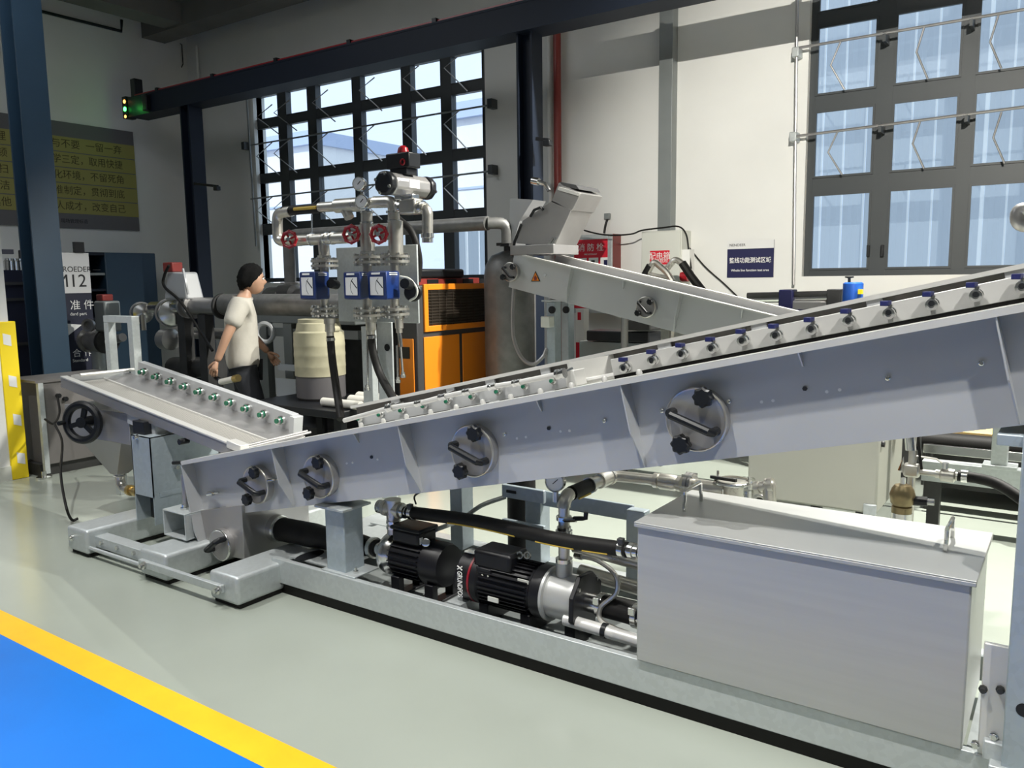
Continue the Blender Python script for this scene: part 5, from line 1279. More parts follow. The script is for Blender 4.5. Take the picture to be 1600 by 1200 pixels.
# equipment under rear conveyor
uc = thing('grey_switch_box', 'dark grey motor unit with black duct under the rear conveyor', 'machine', at(985, 560, y=6.2))
p, q = at(905, 519, y=6.3), at(1035, 519, y=6.3)
MB().box((p.x, 6.3, 0), (q.x, 6.6, at(960, 535, y=6.3).z)).build('base', M_greyp, uc, bevel=.004)
MB().box((p.x + .1, 6.25, at(960, 533, y=6.3).z), (q.x - .1, 6.5, at(960, 517, y=6.3).z)).build('duct', M_blk, uc, bevel=.01)
p = at(998, 505, y=6.25); MB().box((p.x - .12, 6.22, p.z - .06), (p.x + .12, 6.45, p.z + .03)).build('motor_cover', M_dark, uc, bevel=.012)
p = at(976, 520, y=6.0); MB().cyl((p.x, 6.0, 0), (p.x, 6.0, at(976, 492, y=6.0).z), .03, n=10).build('stand_pipe', M_steeld, uc)
ex = thing('fire_extinguisher_box', 'narrow red and white fire equipment box behind the conveyor legs', 'box', at(904, 560, y=6.9))
a, b = at(900, 483, y=6.9), at(908, 558, y=6.9)
MB().box((a.x, 6.9, 0), (b.x + .03, 7.0, a.z)).build('box', M_white, ex, smooth=0); MB().box((a.x, 6.895, .0), (b.x + .03, 6.9, at(904, 535, y=6.9).z)).build('red_base', M_signred, ex, smooth=0); MB().box((a.x + .02, 6.895, at(904, 500, y=6.9).z), (b.x, 6.9, at(904, 488, y=6.9).z)).build('red_print', M_signred, ex, smooth=0)
# pipe arch in front of the electrical cabinet
ar = thing('hose_fittings', 'pair of bent steel pipes with black hoses before the electrical cabinet', 'pipework', at(1050, 440, y=6.6))
ya_ = 6.7
MB().tube(bend([at(1012, 425, y=ya_), at(1022, 408, y=ya_), at(1042, 425, y=ya_), at(1051, 440, y=ya_)], .04), .028, 10).build('bent_pipe', M_pipe, ar)
MB().tube([at(1003, 438, y=ya_), at(1016, 415, y=ya_)], .034, 10).build('hose', M_rub, ar)
MB().tube(bend([at(1038, 425, y=ya_ + .1), at(1055, 404, y=ya_ + .1), at(1068, 413, y=ya_ + .1)], .04), .028, 10).build('bent_pipe', M_pipe, ar)
MB().tube([at(1066, 411, y=ya_ + .1), at(1080, 432, y=ya_ + .1), at(1098, 455, y=ya_ + .1)], .036, 10).build('hose', M_rub, ar)
MB().tube([at(1012, 428, y=ya_), at(1050, 436, y=ya_)], .02, 8).build('cross_pipe', M_pipe, ar)
for px, yy in ((1050, ya_), (1012, ya_)): q = at(px, 438, y=yy); MB().cyl((q.x, yy, 0), q, .025, n=10).build('stand_pipe', M_pipe, ar)
# ================================================================== RIGHT SIDE, BEHIND CONVEYOR
bx = thing('beige_enclosure', 'beige painted equipment enclosure on the floor behind the conveyor', 'enclosure', (-1.4, 5.9, 0))
f0_ = at(1168, 790, z=.06); f1_ = at(1358, 803, z=.06)
BY = 4.25
fx0, fx1 = at(1169, 700, y=BY).x, at(1374, 700, y=BY).x
bzb = at(1300, 795, y=BY).z; byb = min(5.45, at(1440, 740, x=fx1).y)
MB().box((fx0, BY, bzb), (fx1, byb, .95)).build('body', M_beige, bx, bevel=.012)
for dx in (.05, fx1 - fx0 - .1):
    MB().box((fx0 + dx, BY + .01, 0), (fx0 + dx + .06, BY + .08, bzb)).build('foot', M_dark, bx, smooth=0); MB().box((fx0 + dx, byb - .08, 0), (fx0 + dx + .06, byb - .01, bzb)).build('foot', M_dark, bx, smooth=0)
c = at(1359, 797, y=BY - .01); MB().box((c.x - .03, BY - .02, c.z - .025), (c.x + .03, BY, c.z + .03)).build('corner_block', M_galv, bx, bevel=.004)
c = at(1369, 701, x=fx1); MB().cyl((fx1, BY + .05, c.z), (fx1 + .015, BY + .05, c.z), .015, n=8).build('cable_hole', M_blk, bx)
# clear filter bowl and fittings on enclosure front
ft = thing('clear_filter', 'clear plastic filter bowl with steel elbow in front of the beige enclosure', 'filter', at(1180, 785, y=3.9))
yf_ = 3.6
c = at(1165, 765, y=yf_)
MB().lathe(c + V((-.055, 0, 0)), X, [(.02, 0), (.052, .012), (.06, .04), (.06, .085), (.035, .09)], 22).build('bowl', M_clear, ft)
d0_ = at(1195, 757, y=yf_); MB().lathe(at(1180, 762, y=yf_), X + Z * .3, [(.03, 0), (.03, .02), (.024, .022), (.024, .06), (.034, .062), (.034, .085)], 16).build('union', M_pipe, ft)
MB().tube(bend([d0_, at(1202, 758, y=yf_), at(1203, 785, y=yf_)], .03), .030, 12).build('elbow', M_pipe, ft)
MB().cyl(at(1169, 786, y=yf_ - .03), at(1169, 766, y=yf_ - .03), .022, n=12).build('drain_cup', M_pol, ft)
MB().torus(at(1186, 784, y=yf_), (.2, -1, .4), .028, .007, 18, 6).build('ring', M_steelw, ft)
MB().cyl(at(1203, 785, y=yf_), V((at(1203, 785, y=yf_).x, yf_, 0)), .028, n=12).build('drop_pipe', M_pipe, ft)
MB().cyl(at(1169, 786, y=yf_ - .03), V((at(1169, 786, y=yf_ - .03).x, yf_ - .03, 0)), .018, n=10).build('drain_pipe', M_pipe, ft)
# brass regulator and ball valve line
yv = 3.55
bz = thing('brass_regulator', 'bronze regulator valve with black knob beside the beige enclosure', 'valve', at(1410, 815, y=yv))
c = at(1408, 816, y=yv); mpx = 3.3 / F_PX
def gm(n): return n * mpx
MB().lathe(c, Z, [(gm(15), 0), (gm(15), gm(26)), (gm(13), gm(27)), (gm(17), gm(32)), (gm(19), gm(45)), (gm(16), gm(54)), (gm(12), gm(60)), (gm(5), gm(62))], 22).build('body', M_bronze, bz)
MB().lathe(c, Z, [(gm(15.5), 0), (gm(15.5), gm(16)), (gm(12), gm(16.5))], 22).build('base_cup', M_pol, bz)
MB().cyl(c + Z * gm(38), c + Z * gm(38) + X * gm(17), gm(8), n=12).build('side_port', M_bronze, bz)
MB().cyl(at(1426, 782, y=yv), at(1449, 784, y=yv), gm(7.5), n=10).build('knob_grip', M_blk, bz); MB().cyl(at(1449, 784, y=yv), at(1460, 785, y=yv), gm(5), n=10).build('knob_tip', M_pol, bz)
MB().cyl(c + Z * gm(60), c + Z * gm(72), gm(4), n=8).build('spindle', M_pol, bz)
MB().cyl(V((c.x, yv, 0)), c, gm(9), n=12).build('stand', M_pipe, bz)
vl = thing('ball_valve_line', 'vertical steel pipe with long-handled ball valve and black hose at right', 'pipework', at(1420, 740, y=yv + .12))
y2 = yv + .12; top = at(1428, 672, y=y2)
MB().cyl((top.x, y2, 0), (top.x, y2, top.z + .1), gm(6), n=12).build('vertical_pipe', M_pipe, vl)
pv = at(1420, 735, y=y2)
MB().tube([V((top.x, y2, pv.z)), at(1470, 741, y=y2)], gm(5), 10).build('branch_pipe', M_pipe, vl)
MB().box((top.x - gm(12), y2 - gm(8), pv.z - gm(10)), (top.x + gm(12), y2 + gm(8), pv.z + gm(12))).build('tee_block', M_pipe, vl, bevel=.01)
MB().lathe(at(1462, 740, y=y2), X + Z * -.02, [(gm(7), 0), (gm(7), gm(6)), (gm(11), gm(8)), (gm(11), gm(26)), (gm(7), gm(28)), (gm(7), gm(38))], 12).build('valve_body', M_pipe, vl)
k = at(1477, 728, y=y2); MB().cyl(k - Z * gm(6), k + Z * gm(5), gm(5), n=10).build('valve_stem', M_pol, vl)
MB().tube([at(1429, 712, y=y2), at(1463, 717, y=y2), k + Z * gm(1)], gm(1.6), 6).build('lever', M_pipe, vl)
hpts = [at(1496, 743, y=y2), at(1530, 748, y=y2), at(1562, 758, y=y2 - .05), at(1600, 783, y=y2 - .1), at(1640, 815, y=y2 - .1)]
MB().tube(spline(hpts), gm(8.5), 12).build('hose', M_rub, vl)
clamp(at(1507, 744, y=y2), X, gm(9)).build('clamp', M_pol, vl)
MB().cyl(at(1420, 655, y=y2), at(1424, 703, y=y2), gm(9), n=12).build('air_fitting', M_pol, vl)
MB().tube([at(1410, 738, y=y2), at(1411, 715, y=y2), at(1405, 735, y=y2)], gm(2.5), 6).build('wedge_bracket', M_pol, vl)
MB().tube(spline([at(1433, 660, y=y2), at(1436, 700, y=y2), at(1440, 735, y=y2)]), gm(2.5), 6).build('black_wire', M_rub, vl)
# far grey beam, post, dark pipes, wooden bench
fb = thing('low_stand', 'galvanised low stand with post at far right behind the hose', 'frame', (-.4, 5.4, 0))
yb2 = 5.6
a = at(1440, 730, y=yb2); 
MB().box((at(1440, 725, y=yb2).x, yb2, at(1520, 760, y=yb2).z), (1.6, yb2 + .1, at(1520, 728, y=yb2).z)).build('rail', M_galv, fb, bevel=.004)
pz = at(1565, 640, y=yb2); MB().box((at(1550, 690, y=yb2).x, yb2 - .02, at(1560, 727, y=yb2).z), (at(1576, 690, y=yb2).x, yb2 + .08, 1.0)).build('post', M_galv, fb, bevel=.004)
MB().box((at(1535, 728, y=yb2).x, yb2 - .04, at(1560, 732, y=yb2).z), (at(1590, 728, y=yb2).x, yb2 + .1, at(1560, 726, y=yb2).z)).build('post_foot', M_galv, fb, bevel=.003)
for x_ in (at(1450, 740, y=yb2).x, 1.0): MB().box((x_, yb2 + .01, 0), (x_ + .07, yb2 + .09, at(1520, 758, y=yb2).z)).build('leg', M_dark, fb, smooth=0)
bench = thing('wooden_bench', 'pale wooden bench top far right below the conveyor', 'bench', (-.3, 6.6, 0))
yb3 = 6.3; zt = at(1520, 676, y=yb3).z
MB().box((at(1452, 676, y=yb3).x, yb3, zt - .03), (2.2, 7.2, zt)).build('top', M_wood, bench, bevel=.003)
MB().box((at(1440, 700, y=yb3).x, yb3 + .05, .1), (2.2, 7.1, zt - .03)).build('cupboard', M_dark, bench, smooth=0)
rl = thing('black_pipe_bundle', 'thick black pipe with steel slide rail under the wooden bench', 'pipe', (-.3, 6.1, .3))
zc = at(1500, 694, y=6.15).z
MB().cyl((at(1442, 694, y=6.15).x, 6.15, zc), (2.0, 6.15, zc), .07, n=16).build('pipe', M_rub, rl)
z_ = at(1490, 705, y=6.0).z; MB().box((at(1442, 705, y=6.0).x, 6.0, z_ - .03), (1.8, 6.03, z_ + .03)).build('slide_rail', M_pol, rl, bevel=.004)
for x_ in (at(1450, 705, y=6.0).x, 1.2): MB().cyl((x_, 6.1, 0), (x_, 6.1, zc), .03, n=10).build('leg', M_dark, rl)

# blue canister and blue slide by right window
bl = thing('blue_canister', 'blue canister with black cap below the right window', 'canister', at(1330, 470, y=6.6))
yc_ = 6.6; c = at(1332, 476, y=yc_); gk = 6.9 / F_PX
MB().lathe(V((c.x, yc_, .9)), Z, [(13.5 * gk, 0), (13.5 * gk, at(1330, 443, y=yc_).z - .9), (11 * gk, at(1330, 441, y=yc_).z - .9)], 24).build('body', M_brightblue, bl)
zt = at(1330, 441, y=yc_).z; MB().lathe((c.x - .03, yc_, zt), Z, [(2 * gk, 0), (2 * gk, .03), (6 * gk, .035), (6 * gk, .045)], 12).build('cap', M_blk, bl)
p = V((c.x + .05, yc_ - 12 * gk, at(1343, 455, y=yc_).z)); MB().box((p.x - .0, p.y - .008, p.z - .02), (p.x + .03, p.y + .03, p.z + .015)).build('sticker', M_yel, bl, smooth=0)
MB().lathe(V((c.x, yc_, 0)), Z, [(.2, 0), (.2, .02), (.05, .03), (.05, .9), (.12, .905)], 16).build('stand', M_dark, bl)
sl = thing('blue_slide_unit', 'blue bracketed slide unit with twin steel rods below the right window', 'slide', at(1240, 470, y=6.7))
ys = 6.7
for py, mt_ in ((460, M_dark), (467, M_pol)): MB().cyl(at(1168, py + 2, y=ys), at(1305, py - 1, y=ys), .026, n=10).build('rod', mt_, sl)
for px in (1230, 1305):
    p = at(px, 466, y=ys); MB().box((p.x - .05, ys - .07, p.z - .09), (p.x + .06, ys + .07, p.z + .07)).build('end_block', M_navyp if px < 1300 else M_dark, sl, bevel=.008)
p, q = at(1232, 474, y=ys), at(1300, 472, y=ys); MB().box((p.x, ys - .05, p.z - .05), (q.x, ys + .05, p.z + .02)).build('slide_body', M_steeld, sl, bevel=.01)
MB().box((p.x, ys - .06, p.z - .09), (q.x, ys + .06, p.z - .05)).build('slide_base', M_navyp, sl, bevel=.006)
for px in (1180, 1290): x_ = at(px, 470, y=ys).x; MB().box((x_, ys - .03, 0), (x_ + .06, ys + .03, p.z - .02)).build('leg', M_dark, sl, smooth=0)
wc = thing('white_cover', 'white rounded cover peeking over the conveyor below the right window', 'cover', at(1430, 475, y=4.6))
p, q = at(1392, 468, y=4.4), at(1462, 455, y=4.4)
MB().box((p.x, 4.4, 1.25), (q.x, 4.8, q.z)).build('cover', M_white, wc, bevel=.04, seg=4)
MB().box((p.x + .06, 4.55, 0), (p.x + .10, 4.6, 1.25)).build('stand', M_dark, wc, smooth=0)
ep = thing('grey_elbow_pipe', 'grey pipe elbow entering at the right edge in front of the window', 'pipe', at(1592, 340, y=5.0))
MB().tube(bend([at(1640, 330, y=5.0), at(1590, 326, y=5.0), at(1590, 352, y=5.0), at(1640, 352, y=5.0)], .06), .036, 14).build('elbow', M_steeld, ep)

# ================================================================== LEFT BACKGROUND
# display stand '12'
SX = -9.3
ss = thing('display_board', 'tall navy display board marked 12 behind the navy column', 'board', (SX, at(110, 590, x=SX).y, 0))
y0s, y1s = at(60, 500, x=SX).y, at(146, 500, x=SX).y
z1s = at(120, 395, x=SX).z; z0s = at(130, 588, x=SX).z
MB().box((SX - .03, y0s, z0s), (SX, y1s, z1s)).build('board', M_navyq, ss, smooth=0)
zw = at(120, 458, x=SX).z
MB().box((SX, y0s, zw), (SX + .004, y1s, z1s)).build('white_header', M_signw, ss, smooth=0)
def st(body, size, px, py, mt_): text(body, size, (SX + .005, at(px, py, x=SX).y, at(px, py, x=SX).z), Y, Z, mt_, ss)
st('ROEDER —', .085, 97, 421, M_black); st('M12', .20, 85, 440, M_black); st('准 件', .12, 109, 478, M_white); st('dard part', .05, 109, 491, M_white); st('合 作 比', .10, 113, 553, M_white); st('Standard', .05, 113, 564, M_white)
mb = MB(); c = at(116, 515, x=SX + .002); mb.prism([c + V((0, -.07, -.06)), c + V((0, .09, .05)), c + V((0, -.07, .07))], (.003, 0, 0)); mb.build('arrow', M_white, ss, smooth=0)
for y_ in (y0s + .05, y1s - .08): MB().box((SX - .05, y_, 0), (SX - .01, y_ + .04, z1s)).build('leg', M_blk, ss, smooth=0)
MB().box((SX - .02, y1s - .16, z1s), (SX + .02, y1s - .05, z1s + .12)).build('top_clip', M_blk, ss, smooth=0)
# blue shelving against left wall
BX = -10.5
bs = thing('blue_shelving', 'dark blue metal shelving cabinet by the left wall', 'shelving', (BX - .25, at(200, 500, x=BX).y, 0))
ya, ym, yb_ = at(135, 450, x=BX).y, at(167, 450, x=BX).y, at(246, 450, x=BX).y; zt = at(200, 395, x=BX).z
MB().box((BX - .45, ym, .0), (BX, yb_, zt)).build('panel', M_navy, bs, bevel=.01)
mb = MB(); mb.box((BX - .45, ya, .05), (BX - .42, ym, zt)); mb.box((BX - .42, ya, zt - .04), (BX, ym, zt)); mb.box((BX - .42, ya - .03, .05), (BX, ya, zt)); mb.build('carcass', M_navyd, bs, smooth=0)
for py in (430, 455, 500, 540): z_ = at(155, py, x=BX).z; MB().box((BX - .41, ya, z_), (BX - .02, ym, z_ + .03)).build('shelf', M_navyd if py > 440 else M_greyp, bs, smooth=0)
# black rack at far left
kx = -9.0
rk = thing('black_rack', 'dark rack with small jars between the partition and navy column', 'rack', (kx - .2, at(40, 600, x=kx).y, 0))
ya, yb_ = at(-30, 500, x=kx).y, at(58, 500, x=kx).y; zt = at(20, 395, x=kx).z
MB().box((kx - .4, ya, .05), (kx - .02, yb_, at(20, 422, x=kx).z)).build('carcass', M_navyq, rk, smooth=0)
MB().box((kx - .42, ya - .02, zt), (kx - .38, yb_, zt + .05)).build('back_rail', M_navyq, rk, smooth=0)
for py in (445, 470, 540, 600, 650): z_ = at(30, py, x=kx).z; MB().box((kx - .02, ya, z_), (kx, yb_, z_ + .03)).build('shelf', M_char, rk, smooth=0)
zs = at(20, 422, x=kx).z
for i, px in enumerate((13, 21, 29, 35)):
    c = at(px, 420, x=kx - .08); o = MB().lathe((c.x, c.y, zs), Z, [(.04, 0), (.04, .09), (.03, .1), (.03, .12)], 12).build('jar', M_pol, org=(c.x, c.y, zs))
    tag(o, ('leftmost', 'second from left', 'third from left', 'rightmost')[i] + ' of the small shiny jars on the dark rack', 'jar', 'jars on the dark rack')
p = at(25, 390, x=kx - .1); tag(MB().box((p.x - .1, p.y + .06, zs), (p.x + .05, p.y + .2, p.z)).build('black_case', M_blk, bevel=.01, org=(p.x, p.y, zs)), 'black case on the dark rack beside the jars', 'case')

# pipe line with polished valves
yl = 4.9
ln = thing('valve_pipeline', 'grey pipeline on dark legs with two polished butterfly valves', 'pipework', at(270, 600, y=yl))
lz = at(300, 478, y=yl).z
def lxp(px): return at(px, 480, y=yl).x
MB().cyl((lxp(290), yl, lz), (lxp(352), yl, lz), .085, n=18).build('pipe', M_steeld, ln)
MB().cyl((lxp(352), yl, lz + .02), (lxp(560), yl, lz + .02), .10, n=18).build('pipe', M_insul, ln)
for px in (292, 302, 347): MB().lathe((lxp(px), yl, lz), X, [(.085, 0), (.125, .002), (.125, .03), (.085, .032)], 24).build('flange', M_dark if px > 340 else M_steeld, ln)
for px, r in ((223, .105), (268, .135)):
    c = V((lxp(px), yl, at(px, 489, y=yl).z)); o = MB().lathe(c, V((.85, -.5, 0)), [(.03, -.10), (r * .8, -.08), (r, -.05), (r, .03), (r * .93, .06), (r * .5, .075), (0, .08)], 28).build('polished_valve', M_pol, ln)
    MB().torus(c - X * .03, V((.85, -.5, 0)), r * 1.02, .012, 26, 8).build('clamp_ring', M_steeld, o)
MB().cyl((lxp(238), yl, lz - .02), (lxp(292), yl, lz), .06, n=14).build('spool', M_pol, ln)
c = V((lxp(236), yl - .1, at(236, 515, y=yl).z)); MB().cyl(c, c + Z * .16, .03, n=10).build('drain_cock', M_pol, ln)
p0, p1 = at(262, 465, y=yl), at(275, 420, y=yl)
mb = MB(); mb.add([at(256, 468, y=yl - .1), at(292, 468, y=yl - .1), at(288, 425, y=yl - .07), at(261, 425, y=yl - .07)] + [at(256, 468, y=yl - .1) + Y * .2, at(292, 468, y=yl - .1) + Y * .2, at(288, 425, y=yl - .07) + Y * .15, at(261, 425, y=yl - .07) + Y * .15], [(0, 1, 2, 3), (7, 6, 5, 4), (0, 4, 5, 1), (1, 5, 6, 2), (2, 6, 7, 3), (3, 7, 4, 0)]); mb.build('actuator', M_steel, ln, bevel=.02)
MB().box((at(262, 410, y=yl).x, yl - .06, at(270, 425, y=yl).z), (at(277, 410, y=yl).x, yl + .06, at(270, 410, y=yl).z)).build('red_cap', M_redd, ln, bevel=.01)
MB().tube(spline([at(264, 415, y=yl - .1), at(257, 430, y=yl - .1), at(257, 448, y=yl - .1), at(285, 475, y=yl - .14), at(332, 548, y=yl - .2)]), .014, 8).build('black_cable', M_rub, ln)
MB().tube(spline([at(286, 420, y=yl - .1), at(290, 440, y=yl - .12), at(294, 460, y=yl - .1)]), .012, 6).build('grey_cable', M_steel, ln)
for px in (288, 320): MB().box((lxp(px) - .06, yl - .05, 0), (lxp(px) + .06, yl + .05, lz - .08)).build('leg', M_dark, ln, smooth=0)
zz_ = at(300, 520, y=yl + .2).z
MB().cyl((lxp(245), yl + .2, zz_), (lxp(345), yl + .2, zz_), .06, n=14).build('lower_pipe', M_steeld, ln)
MB().cyl((lxp(252), yl + .1, at(252, 575, y=yl).z), (lxp(330), yl + .1, at(330, 575, y=yl).z), .11, n=16).build('dark_drum', M_dark, ln)
c = V((lxp(262), yl - .02, at(262, 530, y=yl).z)); MB().lathe(c - X * .1, X, [(.05, 0), (.11, .03), (.11, .16), (.05, .2)], 18).build('bulb_fitting', M_steeld, ln)
# second valve nearer the column
yl2 = 4.75
l2 = thing('valve_on_stand', 'dull steel valve with grey actuator on a stand, right of the navy column', 'valve', at(160, 600, y=yl2))
c = at(152, 533, y=yl2)
MB().lathe(c - X * .18, X, [(.05, 0), (.09, .02), (.12, .10), (.13, .17), (.12, .25), (.07, .32)], 20).build('valve_body', M_steeld, l2)
for dx in (-.2, .16, .20): MB().lathe(c + X * dx, X, [(.05, 0), (.13, .002), (.13, .025), (.05, .027)], 22).build('flange', M_pipe if dx < 0 else M_dark, l2)
MB().lathe(at(141, 508, y=yl2 - .08), (.5, -.85, 0), [(.03, 0), (.07, .01), (.07, .05), (.045, .052), (.045, .01)], 20).build('port', M_steeld, l2)
a = at(158, 470, y=yl2); b = at(175, 518, y=yl2); MB().box((a.x, yl2 - .09, b.z), (b.x + .05, yl2 + .09, a.z)).build('actuator', M_greyp, l2, bevel=.02)
MB().box((a.x + .01, yl2 - .06, a.z), (b.x - .03, yl2 + .06, a.z + .07)).build('cap', M_redd, l2, bevel=.01)
MB().cyl(c + X * .22, at(192, 527, y=yl2), .045, n=14).build('pipe', M_steeld, l2)
MB().cyl((c.x, yl2, 0), (c.x, yl2, c.z - .1), .07, n=14).build('stand', M_galv, l2)
# dark bench frame and equipment behind person
db = thing('dark_machine_bench', 'dark steel bench frame with black machinery behind the walking person', 'bench', at(430, 600, y=5.6))
yd_ = 5.3
for px in (416, 455): x_ = at(px, 540, y=yd_).x; MB().box((x_ - .06, yd_ - .04, 0), (x_ + .06, yd_ + .04, at(px, 480, y=yd_).z)).build('leg', M_greyp, db, smooth=0)
a, b = at(412, 488, y=yd_), at(560, 480, y=yd_); MB().box((a.x, yd_ - .05, a.z - .10), (b.x, yd_ + .6, a.z)).build('top', M_greyp, db, bevel=.01)
a2 = at(420, 512, y=yd_); MB().box((a.x, yd_ - .02, a2.z - .08), (b.x, yd_ + .04, a2.z)).build('rail', M_greyp, db, smooth=0)
for px, py, r in ((435, 470, .14), (452, 462, .11), (468, 472, .12), (480, 466, .10)):
    c = at(px, py, y=yd_ + .2); MB().lathe(c - X * .15, X, [(r * .5, 0), (r, .04), (r, .24), (r * .6, .3)], 16).build('motor', M_dark, db)
p = at(447, 486, y=yd_ - .0); MB().box((p.x - .05, yd_ - .06, p.z), (p.x + .05, yd_ - .05, p.z + .04)).build('label_plate', M_steel, db, smooth=0)
c = at(414, 520, y=yd_ - .1); MB().torus(c, (.4, -.9, 0), .09, .025, 20, 8).build('round_flange', M_steel, db)
MB().box((at(412, 600, y=yd_).x, yd_ + .5, 0), (b.x, yd_ + .6, a.z - .1)).build('back_panel', M_dark, db, smooth=0)
MB().box((at(390, 640, y=yd_ - .2).x, yd_ - .1, 0), (b.x + .5, yd_ + .5, .22)).build('plinth', M_dark, db, smooth=0)
for i, (px0, py0, px1, py1, lab) in enumerate(((435, 568, 462, 580, 'upper'), (432, 590, 464, 622, 'lower'))):
    a_, b_ = at(px0, py0, y=yd_ - .12), at(px1, py1, y=yd_ - .12)
    tag(MB().box((a_.x, yd_ - .13, b_.z), (b_.x, yd_ - .122, a_.z)).build('paper_sheet', M_paper, smooth=0), lab + ' pale paper sheet left of the cream drum', 'paper', 'paper sheets by the drum')
# cream drum
yd2 = 4.75
dc = at(500, 560, y=yd2); dd = (dc - CP).dot(CF) / F_PX
dr_ = 39 * dd; z0d, z1d = at(502, 622, y=yd2).z, at(490, 498, y=yd2).z
dm = thing('plastic_drum', 'cream plastic drum with grey base and dark streaks behind the left hose', 'drum', (dc.x, yd2, z0d))
hh = z1d - z0d; zs_ = .30
MB().lathe((dc.x, yd2, z0d), Z, [(dr_ * .9, 0), (dr_ * .97, .02), (dr_ * .97, hh * zs_)], 36).build('base', M_drumg, dm)
prof = [(dr_, hh * zs_)]
for k in (.42, .56, .68): prof += [(dr_, hh * k - .02), (dr_ * 1.008, hh * k - .01), (dr_ * 1.008, hh * k + .01), (dr_, hh * k + .02)]
prof += [(dr_ * .99, hh * .84), (dr_ * .90, hh * .86), (dr_ * .84, hh * .95), (dr_ * .80, hh * .96), (dr_ * .80, hh), (dr_ * .5, hh)]
MB().lathe((dc.x, yd2, z0d), Z, prof, 36).build('body', M_cream, dm)
for s_ in (-1, 1): MB().box((dc.x + s_ * dr_ * .8 - .05, yd2 - .05, z0d + hh * .84), (dc.x + s_ * dr_ * .8 + .05, yd2 + .05, z0d + hh * .92)).build('shoulder_grip', M_cream, dm, bevel=.02)
pal = thing('black_pallet', 'black low platform under the cream drum', 'platform', (dc.x, yd2, 0))
MB().box((dc.x - .42, yd2 - .45, z0d - .06), (dc.x + .7, yd2 + .35, z0d)).build('deck', M_blk, pal, bevel=.006)
for dx in (-.40, .55):
    for dy in (-.38, .28): MB().box((dc.x + dx, yd2 + dy, 0), (dc.x + dx + .08, yd2 + dy + .06, z0d - .06)).build('leg', M_blk, pal, smooth=0)
# pvc pipes
for i, (a, b, r) in enumerate((((505, 628), (546, 619), .035), ((548, 621), (575, 612), .045), ((560, 600), (600, 596), .05))):
    y_ = yd2 - .3 + .12 * i; p0, p1 = at(*a, y=y_), at(*b, y=y_)
    p0.z = p1.z = z0d + r
    o = MB().lathe(p0, p1 - p0, [(r * .8, .02), (r * .8, 0), (r, 0), (r, (p1 - p0).length * 1.4), (r * .8, (p1 - p0).length * 1.4)], 16).build('pvc_pipe', M_pvc, org=p0)
    tag(o, ('shortest', 'middle', 'topmost')[i] + ' of the pale plastic pipes lying on the platform beside the drum', 'pipe', 'pale plastic pipes by the drum')
p0, p1 = at(345, 597, y=4.0), at(366, 592, y=4.0)
wt_ = thing('white_tube', 'white tube with brass tip sticking out behind the tray board', 'tube', p0)
MB().cyl(p0, p1, .025, n=12).build('tube', M_pvc, wt_); MB().cyl(p1, p1 + (p1 - p0) * .3, .03, n=10).build('tip', M_brass, wt_)
MB().cyl((p0.x, p0.y, 0), p0, .02, n=8).build('stem', M_dark, wt_)
# ================================================================== PERSON
PB = V((at(383, 600, y=4.5).x, 4.5, 0))
FD = V((.66, .75, 0)).normalized(); LD = V((-FD.y, FD.x, 0))     # facing, and his left
def pp_(f, l, z): return PB + FD * f + LD * l + Z * z
pe = thing('person', 'person in cream t-shirt and dark trousers walking right, arm swung back', 'person', PB)
def skin(name, pts, edges, radii, mt_, parent, sub=2, root=0):
    me = bpy.data.meshes.new(name); og = ORG[parent.name]
    me.from_pydata([V(p) - og for p in pts], edges, []); me.materials.append(mt_)
    o = bpy.data.objects.new(name, me); COL.objects.link(o); o.parent = parent; ORG[o.name] = og
    md = o.modifiers.new('skin', 'SKIN'); md.use_smooth_shade = True
    for i, r in enumerate(radii):
        sv = me.skin_vertices[0].data[i]; sv.radius = r if isinstance(r, tuple) else (r, r); sv.use_root = (i == root)
    s = o.modifiers.new('sub', 'SUBSURF'); s.levels = sub; s.render_levels = sub
    return o
# body: trunk, neck, arms, legs as one skinned figure
B = [pp_(0, 0, .93), pp_(.0, 0, 1.12), pp_(.01, 0, 1.30), pp_(.02, 0, 1.42), pp_(.045, 0, 1.50), pp_(.06, 0, 1.56),
     pp_(.01, -.17, 1.40), pp_(-.11, -.23, 1.15), pp_(-.20, -.22, .94),
     pp_(.02, .17, 1.40), pp_(.06, .23, 1.14), pp_(.20, .18, .97),
     pp_(-.01, -.09, .88), pp_(.09, -.10, .50), pp_(-.02, -.10, .10),
     pp_(.01, .09, .88), pp_(-.02, .10, .50), pp_(-.28, .10, .18)]
Ed = [(0, 1), (1, 2), (2, 3), (3, 4), (4, 5), (3, 6), (6, 7), (7, 8), (3, 9), (9, 10), (10, 11), (0, 12), (12, 13), (13, 14), (0, 15), (15, 16), (16, 17)]
Rd = [(.10, .08), (.10, .075), (.10, .075), (.08, .06), .052, .055, .055, .042, .030, .055, .042, .030, .085, .058, .042, .085, .058, .042]
skin('body', B, Ed, Rd, M_skin, pe)
